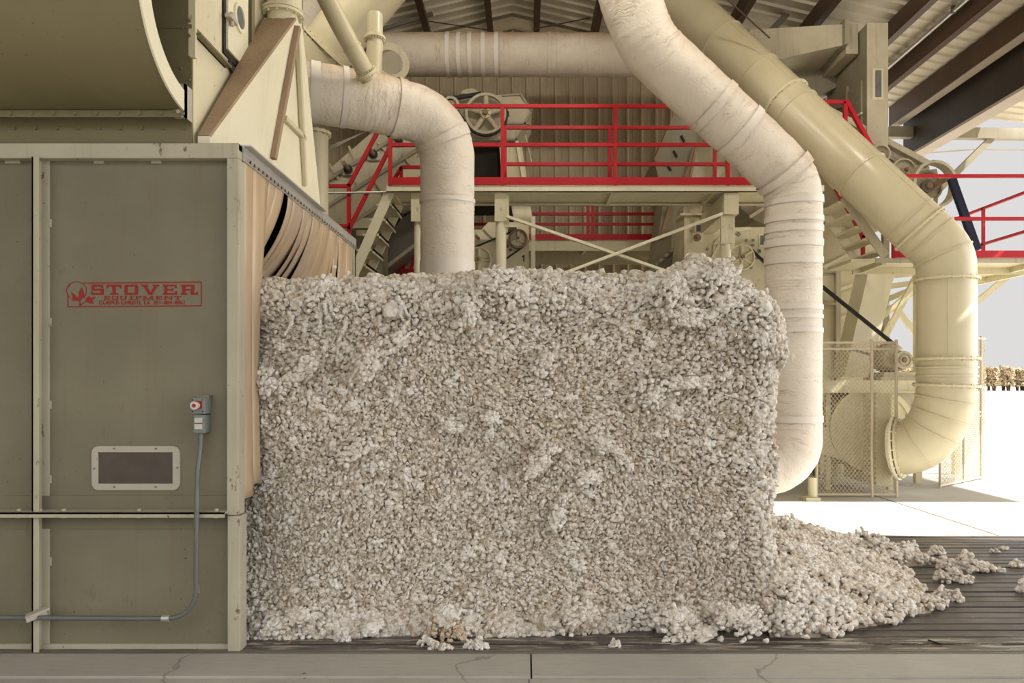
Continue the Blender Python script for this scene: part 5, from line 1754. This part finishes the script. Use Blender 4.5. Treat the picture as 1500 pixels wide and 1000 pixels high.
class Tris:
    def __init__(self): self.v, self.f, self.n, self.mi = [], [], 0, []
    def add(self, v, f, mi=0):
        self.v.append(v); self.f.append(f + self.n); self.n += len(v); self.mi.append(np.full(len(f), mi, np.int32))
    def blobs(self, pos, rad, axis=None, elong=1.5, fine=True, mi=0):
        """one lump per position; axis: the direction lumps are drawn out along"""
        N = len(pos)
        if N == 0: return
        pr, f = PR2 if fine else PR1
        R = quat_mats(rs.normal(size=(N, 4)))
        sc = np.stack([rad * rs.uniform(.8, 1.15, N), rad * rs.uniform(.75, 1.05, N), rad * rs.uniform(.8, 1.1, N)], 1)
        kind = rs.randint(0, len(pr), N)
        for k in range(len(pr)):
            m = np.where(kind == k)[0]
            if not len(m): continue
            V = np.einsum('nij,vj->nvi', R[m], pr[k]) * sc[m][:, None, :]
            if axis is not None:
                ax = axis[m]
                el = (elong if np.isscalar(elong) else elong[m][:, None]) - 1
                dt = np.einsum('nvi,ni->nv', V, ax)
                V = V + ax[:, None, :] * (dt * el)[:, :, None]
            V = V + pos[m][:, None, :]
            nv = pr[k].shape[0]
            F_ = f[None] + (np.arange(len(m)) * nv)[:, None, None]
            self.add(V.reshape(-1, 3), F_.reshape(-1, 3), mi)
    def build(self, name, mats, loc):
        v = np.concatenate(self.v) - np.array(loc)[None]; f = np.concatenate(self.f).astype(np.int32); mi = np.concatenate(self.mi)
        me = bpy.data.meshes.new(name)
        me.vertices.add(len(v)); me.vertices.foreach_set('co', v.astype(np.float32).ravel())
        me.loops.add(f.size); me.loops.foreach_set('vertex_index', f.ravel())
        me.polygons.add(len(f)); me.polygons.foreach_set('loop_start', np.arange(0, f.size, 3, dtype=np.int32))
        me.polygons.foreach_set('loop_total', np.full(len(f), 3, np.int32))
        me.polygons.foreach_set('use_smooth', np.ones(len(f), bool))
        me.polygons.foreach_set('material_index', mi)
        for m in mats: me.materials.append(m)
        me.update(calc_edges=True)
        o = bpy.data.objects.new(name, me)
        o.location = loc
        COL.objects.link(o)
        return o


# ---- the block
BX0, BX1, BY0, BY1, BZ1 = -3.0, 1.62, 4.93, 7.15, 2.30
RC = .22
EDGE = np.array([(0.0, .29), (.08, .26), (.2, .21), (.35, .155), (.6, .115), (.9, .08), (1.15, .06), (1.4, .05), (1.6, .04), (1.75, .07), (1.95, .085), (2.1, .04), (2.25, -.05), (2.4, -.12)])
wa, wb, wc, wd_ = Waves(1, 1.7, 12), Waves(2, 4.2, 14), Waves(3, 10, 16), Waves(4, 22, 20)
wth = Waves(5, 1.5, 8)
# tufts standing out of the face: (px, py, half-length m, half-width m, angle deg, height m)
TUFT = [(545, 535, .16, .07, 55, .07), (690, 460, .10, .06, 80, .06), (790, 672, .16, .05, 50, .07), (800, 530, .10, .05, 60, .04), (980, 440, .11, .08, 70, .07), (660, 625, .05, .04, 0, .05),
        (720, 610, .05, .03, 0, .04), (815, 760, .08, .04, 80, .05), (520, 660, .14, .06, 20, .03), (885, 650, .12, .05, -20, .03), (1000, 470, .18, .06, -10, .04), (1060, 430, .12, .06, 30, .05), (450, 540, .14, .06, 40, .05),
        (590, 500, .10, .05, 40, .05), (400, 560, .08, .10, 80, .05), (860, 700, .10, .05, 10, .03), (1010, 560, .20, .05, 5, .04), (950, 580, .10, .08, 30, .05), (730, 430, .12, .07, 10, .06), (470, 430, .12, .06, 60, .05), (1095, 500, .10, .12, 80, .05)]


def face_disp(q):
    """how far the face stands out, towards the normal"""
    d = .05 * wa(q) + .04 * wb(q) + .02 * wc(q)
    z = q[:, 2]; x = q[:, 0]
    front = np.clip((BY0 + .3 - q[:, 1]) / .3, 0, 1)
    d = d + front * (.16 * np.exp(-(z / .16) ** 2) + .085 * np.exp(-((z - 2.2) / .13) ** 2) * (1 + .5 * np.sin(x * 4.3) * np.sin(x * 1.7 + 2)) - .055 * np.exp(-((z - 1.95) / .12) ** 2) * (.5 + .5 * np.sin(x * 3.1 + 1)))
    for px, py, hl, hw, an, h in TUFT:
        c = P(px, py, 4.9); a = math.radians(an)
        dx, dz = x - c.x, z - c.z
        u = dx * math.cos(a) + dz * math.sin(a); v = -dx * math.sin(a) + dz * math.cos(a)
        d = d + front * 1.6 * h * np.exp(-(u / hl) ** 2 * 1.2 - (v / hw) ** 2 * 1.2)
    return d


def place(q, inset=0.0, rough=True):
    """point on the sharp box -> rounded, lumpy surface; returns position and normal"""
    lo = np.array([BX0 + RC, BY0 + RC, -5.0]); hi = np.array([BX1 - RC, BY1 - RC, BZ1 - RC])
    core = np.clip(q, lo, hi)
    n = q - core
    n = n / np.maximum(np.linalg.norm(n, axis=1), 1e-6)[:, None]
    pos = core + n * RC
    d = face_disp(pos) * (1 - .7 * np.abs(n[:, 2]))
    pos = pos + n * (d - inset)[:, None]
    k = np.clip((pos[:, 0] - .5) / 1.0, 0, 1) ** 2
    pos[:, 0] += np.interp(pos[:, 2], EDGE[:, 0], EDGE[:, 1]) * k
    top = np.clip((pos[:, 2] - 1.9) / .4, 0, 1)
    pos[:, 2] += top * (.13 * np.exp(-((pos[:, 0] - 1.16) / .16) ** 2) - .02 * np.clip((-pos[:, 0]) , 0, 1.8) / 1.8 - .05 * np.clip((pos[:, 0] - 1.4) / .2, 0, 1))
    pos[:, 2] = np.maximum(pos[:, 2], .0)
    return pos, n


def sheet(x0, x1, n0, z0, z1, n1, axis, at):
    """grid on one face of the box"""
    a, b = np.meshgrid(np.linspace(x0, x1, n0), np.linspace(z0, z1, n1), indexing='ij')
    a, b = a.ravel(), b.ravel(); c = np.full_like(a, at)
    return {'y': np.stack([a, c, b], 1), 'x': np.stack([c, a, b], 1), 'z': np.stack([a, b, c], 1)}[axis]


def gridfaces(n0, n1):
    i, j = np.meshgrid(np.arange(n0 - 1), np.arange(n1 - 1), indexing='ij')
    a = (i * n1 + j).ravel(); b = a + n1; c = b + 1; d = a + 1
    return np.concatenate([np.stack([a, b, c], 1), np.stack([a, c, d], 1)])


T = Tris()
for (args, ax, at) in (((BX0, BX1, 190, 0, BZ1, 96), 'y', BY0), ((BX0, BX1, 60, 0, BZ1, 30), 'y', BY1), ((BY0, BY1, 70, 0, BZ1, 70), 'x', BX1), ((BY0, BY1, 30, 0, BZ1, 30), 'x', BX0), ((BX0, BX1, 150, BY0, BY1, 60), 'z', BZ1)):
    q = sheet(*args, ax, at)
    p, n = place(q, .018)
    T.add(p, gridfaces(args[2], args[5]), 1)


def jgrid(x0, x1, z0, z1, s):
    nx, nz = int((x1 - x0) / s), int((z1 - z0) / (s * .866))
    i, j = np.meshgrid(np.arange(nx), np.arange(nz), indexing='ij')
    a = x0 + (i + .5 * (j % 2)) * s; b = z0 + j * s * .866
    a, b = a.ravel(), b.ravel()
    return a + rs.uniform(-.42, .42, a.size) * s, b + rs.uniform(-.42, .42, a.size) * s

# front lumps: a dense packed layer, then nubs standing proud of it
def looseness(a, b, p):
    return np.clip(np.exp(-((b - 2.22) / .2) ** 2) + np.exp(-(b / .2) ** 2) + np.exp(-((a - 1.6) / .2) ** 2) + .7 * np.clip(face_disp(p) - .05, 0, .08) / .08 + .25 * wb(p), 0, 1)
a, b = jgrid(-1.95, BX1, 0.0, BZ1, .0235)
p, n = place(np.stack([a, np.full_like(a, BY0), b], 1))
p = p + n * rs.uniform(-.020, -.006, len(p))[:, None]
r = .0138 * np.exp(rs.normal(0, .2, len(p)))
th = wth(p) * 2.2 + rs.normal(0, .5, len(p))
T.blobs(p, r, np.stack([np.cos(th), np.zeros_like(th), np.sin(th)], 1), 1.15, False)
a, b = jgrid(-1.95, BX1, 0.0, BZ1, .0305)
p, n = place(np.stack([a, np.full_like(a, BY0), b], 1))
loose = looseness(a, b, p)
keep = rs.rand(len(p)) < .90
r = (.0112 + .0042 * loose) * np.exp(rs.normal(0, .26, len(p)))
p = p + n * (rs.uniform(-.006, .009, len(p)) + loose * rs.uniform(.0, .022, len(p)))[:, None]
th = wth(p) * 2.2 + rs.normal(0, .5, len(p))
ax = np.stack([np.cos(th), np.zeros_like(th), np.sin(th)], 1)
el = 1.0 + .55 * rs.rand(len(p)) ** 2.5
wh = rs.rand(len(p)) < np.clip(loose * .8 - .1, 0, .55) + .06
m = keep & wh
T.blobs(p[m], r[m], ax[m], el[m], True, 2)
m = keep & ~wh
T.blobs(p[m], r[m], ax[m], el[m], True)
# small wisps between
a, b = jgrid(-1.95, BX1, 0.0, BZ1, .036)
p, n = place(np.stack([a, np.full_like(a, BY0), b], 1))
p = p + n * rs.uniform(.002, .016, len(p))[:, None]
th = wth(p) * 2.2 + rs.normal(0, .6, len(p))
T.blobs(p, .0068 * np.exp(rs.normal(0, .3, len(p))), np.stack([np.cos(th), np.zeros_like(th), np.sin(th)], 1), 1.9, False)
# right side and top
a, b = jgrid(BY0, BY1, 0.0, BZ1, .036)
p, n = place(np.stack([np.full_like(a, BX1), a, b], 1))
p = p + n * rs.uniform(-.006, .03, len(p))[:, None]
T.blobs(p, .0205 * np.exp(rs.normal(0, .25, len(p))), None, 1, False)
a, b = jgrid(-2.6, BX1, BY0, BY1, .042)
p, n = place(np.stack([a, b, np.full_like(a, BZ1)], 1))
p = p + n * rs.uniform(-.008, .03, len(p))[:, None]
T.blobs(p, .024 * np.exp(rs.normal(0, .28, len(p))), None, 1, False)


def tuft(c, nrm, hl, hw, ang, count, rmin, rmax, hang=0.0, mi=2):
    """cluster of loose lumps on a surface point"""
    c = np.array(c); nrm = np.array(nrm)
    up = np.array([0, 0, 1.0]); e1 = np.cross(up, nrm); e1 /= np.linalg.norm(e1); e2 = np.cross(nrm, e1)
    a_ = math.radians(ang)
    f1 = e1 * math.cos(a_) + e2 * math.sin(a_); f2 = -e1 * math.sin(a_) + e2 * math.cos(a_)
    u = rs.normal(0, .5, count); v = rs.normal(0, .5, count)
    h = np.exp(-(u ** 2 + v ** 2) * 1.0) * rs.uniform(.2, 1, count)
    pts = c + np.outer(u * hl, f1) + np.outer(v * hw, f2) + np.outer(h * (min(hl, hw) * .55 + .008), nrm)
    pts[:, 2] -= hang * h
    pts[:, 2] = np.maximum(pts[:, 2], .008)
    T.blobs(pts, rs.uniform(rmin, rmax, count), np.tile(f1, (count, 1)), 1.25, True, mi)

for px, py, hl, hw, an, h in TUFT:
    c = P(px, py, 4.9)
    p, n = place(np.array([[c.x, BY0, c.z]]))
    tuft(p[0] + n[0] * .01, n[0], hl * .95, hw * 1.0, an, int(95 * hl * hw / .01) + 30, .0085, .016)
for k in range(90):
    x, z = rs.uniform(-1.75, 1.5), rs.uniform(.2, 2.1)
    p, n = place(np.array([[x, BY0, z]]))
    tuft(p[0] + n[0] * .004, n[0], rs.uniform(.03, .08), rs.uniform(.02, .045), rs.uniform(0, 180), rs.randint(8, 26), .008, .016)
# fringe along the top edge: hanging tufts and ropes of lumps
for k in range(46):
    x = rs.uniform(-1.7, 1.45); z = 2.27 - abs(rs.normal(0, .08))
    p, n = place(np.array([[x, BY0, z]]))
    tuft(p[0], (0, -1, 0), rs.uniform(.05, .12), rs.uniform(.035, .07), rs.uniform(-40, 40), rs.randint(34, 70), .009, .017, .03, 2 if rs.rand() < .6 else 0)
for k in range(30):
    x = rs.uniform(-1.7, 1.4); z = rs.uniform(2.0, 2.25)
    p, n = place(np.array([[x, BY0, z]]))
    pts = []
    c = p[0] + np.array([0, -.025, 0]); d = np.array([rs.uniform(-.5, .5), -.1, -1.0])
    for j in range(rs.randint(4, 11)):
        pts.append(c.copy()); c = c + d / np.linalg.norm(d) * .017; d = d + rs.normal(0, .28, 3) * np.array([1, .3, .5])
    pts = np.array(pts)
    T.blobs(pts, np.linspace(.017, .009, len(pts)) * rs.uniform(.8, 1.15), None, 1, True, 2)
# foot of the block: lumps spilling onto the boards
for k in range(70):
    x = rs.uniform(-1.62, 1.85)
    p, n = place(np.array([[min(x, BX1), BY0, .06]]))
    c = p[0]; c[0] = x + (0.1 if x > 1.5 else 0); c[2] = rs.uniform(.02, .10); c[1] -= rs.uniform(-.03, .02)
    tuft(c, (0, -.8, .6), rs.uniform(.05, .13), rs.uniform(.04, .08), rs.uniform(-30, 60), rs.randint(40, 90), .009, .017, .01, 2 if rs.rand() < .35 else 0)
for px, py, w in ((405, 915, .09), (440, 905, .09), (545, 918, .06), (655, 905, .07), (1000, 925, .12), (1030, 935, .08), (985, 905, .10), (850, 900, .12), (1100, 912, .14), (1155, 905, .12), (1070, 900, .1)):
    c = P(px, py, 4.72); c.z = max(c.z, .03)
    tuft(c, (0, -.8, .6), w, w * .7, 20, 95, .009, .018)
# ragged right edge
for k in range(60):
    z = rs.uniform(.1, 2.25)
    p, n = place(np.array([[BX1, BY0 + rs.uniform(0, .25), z]]))
    tuft(p[0], (.7, -.7, 0) if rs.rand() < .6 else (1, 0, 0), rs.uniform(.04, .10), rs.uniform(.03, .06), rs.uniform(0, 180), rs.randint(24, 50), .009, .017, .02)
o = T.build('cotton_block', [M_cotton, M_cotton_core, M_cotton_fluff], (-.3, 4.9, 0))
tag(o, 'huge rectangular block of lumpy raw white cotton entering the olive feeder', 'cotton')

# ---- heap spilling at the right end
T = Tris()
def heap_h(x, y):
    # outline in plan, x to the right
    u = (x - 1.75)
    tip = np.interp(y, [4.8, 5.0, 5.25, 5.53, 5.9, 6.3, 6.6, 6.9, 7.2, 7.5, 7.87], [.3, .75, 1.15, 1.38, 1.38, 1.45, 1.78, 1.55, 1.45, 1.3, 1.0]) * (1 + .10 * wc(np.stack([y * 1.3, y, y * 0], 1)))
    k = np.clip(1 - u / tip, 0, 1)
    edge = np.clip((y - 4.72) / .35, 0, 1) * np.clip((7.95 - y) / .3, 0, 1)
    q = np.stack([x, y, np.zeros_like(x)], 1)
    return (.20 * k ** 1.1 + .075 * (k > 0) * (1 + .6 * wc(q)) * np.minimum(1, k * 9)) * np.sqrt(edge) * (1 + .30 * wb(q))
n0, n1 = 90, 120
gx_, gy_ = np.meshgrid(np.linspace(1.55, 3.75, n0), np.linspace(4.7, 8.0, n1), indexing='ij')
gx_, gy_ = gx_.ravel(), gy_.ravel()
h = heap_h(gx_, gy_)
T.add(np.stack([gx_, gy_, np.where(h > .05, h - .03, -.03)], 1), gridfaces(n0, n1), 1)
a, b = jgrid(1.55, 3.7, 4.72, 7.95, .031)
h = heap_h(a, b); m = h > .012
a, b, h = a[m], b[m], h[m]
p = np.stack([a, b, h + rs.uniform(-.012, .022, len(a))], 1)
rr = .0175 * np.exp(rs.normal(0, .28, len(p)))
p[:, 2] = np.maximum(p[:, 2], rr * .8)
T.blobs(p, rr, None, 1, True)
for k in range(190):
    y = rs.uniform(4.85, 7.8); x = rs.uniform(1.8, 3.5)
    hh = heap_h(np.array([x]), np.array([y]))[0]
    if hh > .03:
        tuft((x, y, hh), (.3, -.5, .8), rs.uniform(.05, .12), rs.uniform(.04, .08), rs.uniform(0, 180), rs.randint(16, 40), .011, .021)
o = T.build('cotton_heap', [M_cotton_dusty, M_cotton_core, M_cotton_fluff], (2.2, 6.2, 0))
tag(o, 'low heap of loose white cotton spilled at the end of the big block', 'cotton')

# ---- single clumps lying about
def clump(name, label, px, py, w, hgt, count, r0, r1, mats, ang=0, depth=None, group=None, z0=0.0):
    global T
    Y_ = EYE * F / (py - VY)
    c = P(px, py, Y_)
    L = w / F * Y_ / 2
    D = (depth if depth else .55) * L
    T = Tris()
    u = rs.uniform(-1, 1, count); v = rs.normal(0, .45, count)
    zz = hgt * np.sqrt(np.clip(1 - u ** 2, 0, 1)) * np.exp(-v ** 2) * rs.uniform(.15, 1, count) * (1 + .3 * np.sin(u * 7 + px))
    a_ = math.radians(ang)
    x = u * L; y = v * D * np.sqrt(np.clip(1.05 - u ** 2, 0, 1))
    rr = rs.uniform(r0, r1, count)
    pos = np.stack([c.x + x * math.cos(a_) - y * math.sin(a_), c.y + D * .6 + x * math.sin(a_) + y * math.cos(a_), z0 + np.maximum(zz, rr * .7)], 1)
    T.blobs(pos, rr, None, 1, True)
    o = T.build(name, mats, (c.x, c.y + D * .6, 0))
    tag(o, label, 'cotton clump', group)
    return o
W_, Dk = [M_cotton_fluff], [M_cotton_dusty]
clump('cotton_clump', 'largest loose cotton clump on the dark boards, right of the heap', 1421, 838, 76, .13, 153, 0.0130, 0.0252, Dk, -14)
clump('cotton_clump', 'ragged brownish cotton clump just below the largest loose clump', 1402, 854, 50, .10, 102, 0.0115, 0.0207, Dk, -20)
clump('cotton_clump', 'small round cotton clump behind the largest loose clump', 1374, 813, 23, .085, 61, 0.0115, 0.0207, Dk)
clump('cotton_clump', 'cotton piece trailing off the near right tip of the heap', 1392, 880, 42, .09, 85, 0.0108, 0.0192, Dk, -35, .7)
clump('cotton_clump', 'thin cotton scrap on the boards behind the heap, by the sunlit strip', 1337, 801, 17, .05, 37, 0.0101, 0.0178, W_)
clump('cotton_clump', 'wide flat cotton scrap at the edge of the sunlit strip', 1261, 786, 20, .055, 40, 0.0101, 0.0178, W_)
clump('cotton_clump', 'tiny flat cotton scrap farthest back at the sunlit strip', 1283, 786, 14, .03, 23, 0.0086, 0.0148, Dk)
clump('cotton_clump', 'tiny cotton scrap on the boards right of the largest clump, nearer of the far pair', 1458, 810, 12, .035, 23, 0.0101, 0.0178, Dk)
clump('cotton_clump', 'tiny cotton scrap on the boards, farther of the far pair', 1472, 805, 11, .03, 20, 0.0101, 0.0163, Dk)
clump('cotton_clump', 'small cotton scrap touching the right tip of the largest clump', 1467, 838, 10, .035, 20, 0.0101, 0.0163, Dk)
clump('cotton_clump', 'small cotton clump on the boards near the right picture edge', 1491, 831, 17, .06, 40, 0.0108, 0.0192, Dk)
clump('cotton_clump', 'cotton clump cut by the right picture edge, lying by the boards', 1503, 868, 18, .11, 61, 0.0130, 0.0222, Dk)
clump('cotton_clump', 'bright white cotton tuft lying alone in front of the block', 697, 952, 36, .062, 102, 0.0086, 0.0148, W_)
clump('cotton_clump', 'white cotton tuft at the block foot beside a brownish one', 625, 946, 26, .05, 68, 0.0079, 0.0133, W_, -10)
clump('cotton_clump', 'brownish cotton tuft between two white tufts before the block', 646, 953, 34, .045, 74, 0.0072, 0.0126, Dk, 5)
clump('cotton_clump', 'small upright cotton tuft alone on the paint-worn board', 901, 949, 15, .05, 44, 0.0072, 0.0118, W_)
clump('cotton_clump', 'small white cotton tuft at the block foot left of the brownish patch', 501, 940, 22, .055, 61, 0.0079, 0.0133, W_)
clump('cotton_clump', 'stained rusty cotton knot at the foot of the block', 652, 938, 60, .13, 260, 0.0086, 0.0148, [cotton_mat('stained_seed_cotton', (.60, .43, .27), (.80, .67, .51))])
def scrap(label, px, py, w, h):
    Y_ = EYE * F / (py - VY); c = P(px, py, Y_); L = w / F * Y_ / 2
    mb = MB(); mb.add([(c.x - L, c.y, .003), (c.x, c.y - L * .6, h), (c.x + L, c.y + L * .2, .004), (c.x + L * .2, c.y + L * .8, h * .7), (c.x, c.y, -.0005)], [(0, 1, 3), (1, 2, 3), (0, 4, 1), (1, 4, 2), (2, 4, 3), (3, 4, 0)])
    o = based(mb.build('leaf_scrap', M_scrap), (c.x, c.y, 0)); tag(o, label, 'leaf scrap')
scrap('brown leaf scrap on the worn boards by the cabinet post', 423, 941, 9, .02)
scrap('flat brown leaf scrap lying on the concrete kerb', 445, 987, 9, .006)
scrap('tiny orange leaf scrap on the concrete kerb edge', 446, 994, 6, .006)
t_ = thing('bent_nail', 'short dark stick lying on the worn boards at the right', 'stick', tuple(P(1370, 950, 4.55)))
mb = MB(); mb.bar((XX(1367, 4.62), 4.68, .006), (XX(1377, 4.62), 4.60, .006), .008, .008); mb.build('stick', M_black, t_)
# ================================================================== light
w = bpy.data.worlds.new('sky')
SC.world = w
w.use_nodes = True
nt = w.node_tree
bg = nt.nodes['Background']
tc = nd(nt, 'ShaderNodeTexCoord')
sx = nd(nt, 'ShaderNodeSeparateXYZ')
nt.links.new(tc.outputs['Generated'], sx.inputs[0])
# hazy bright sky: paler grey ahead, brighter to the open right side and behind the viewer
side = math_n(nt, 'MULTIPLY', math_n(nt, 'MAXIMUM', math_n(nt, 'SUBTRACT', sx.outputs['X'], .60), 0.0), SKY_X)
back = math_n(nt, 'MULTIPLY', math_n(nt, 'MAXIMUM', math_n(nt, 'MULTIPLY', sx.outputs['Y'], -1.0), 0.0), math_n(nt, 'ADD', math_n(nt, 'MULTIPLY', math_n(nt, 'MAXIMUM', sx.outputs['Z'], 0.0), SKY_Z), SKY_Y))
d = math_n(nt, 'ADD', side, back)
lvl = math_n(nt, 'MAXIMUM', math_n(nt, 'ADD', d, SKY_0), .12)
cm = nd(nt, 'ShaderNodeCombineXYZ')
for i, k in enumerate((1.0, .985, .975)):
    nt.links.new(math_n(nt, 'MULTIPLY', lvl, k), cm.inputs[i])
nt.links.new(cm.outputs[0], bg.inputs['Color'])
bg.inputs['Strength'].default_value = 1.0

sd = bpy.data.lights.new('sun', 'SUN')
sd.energy = SUN_E
sd.angle = math.radians(.6)
sd.color = (1.0, .95, .87)
so = bpy.data.objects.new('sun', sd)
COL.objects.link(so)
so.rotation_euler = Vector((-1.0, .22, -.88)).to_track_quat('-Z', 'Y').to_euler()
so.location = (40, -6, 20)

SC.view_settings.view_transform = 'Standard'
SC.view_settings.look = 'None'
SC.view_settings.gamma = 1
SC.view_settings.use_curve_mapping = False
SC.view_settings.exposure = EXPO
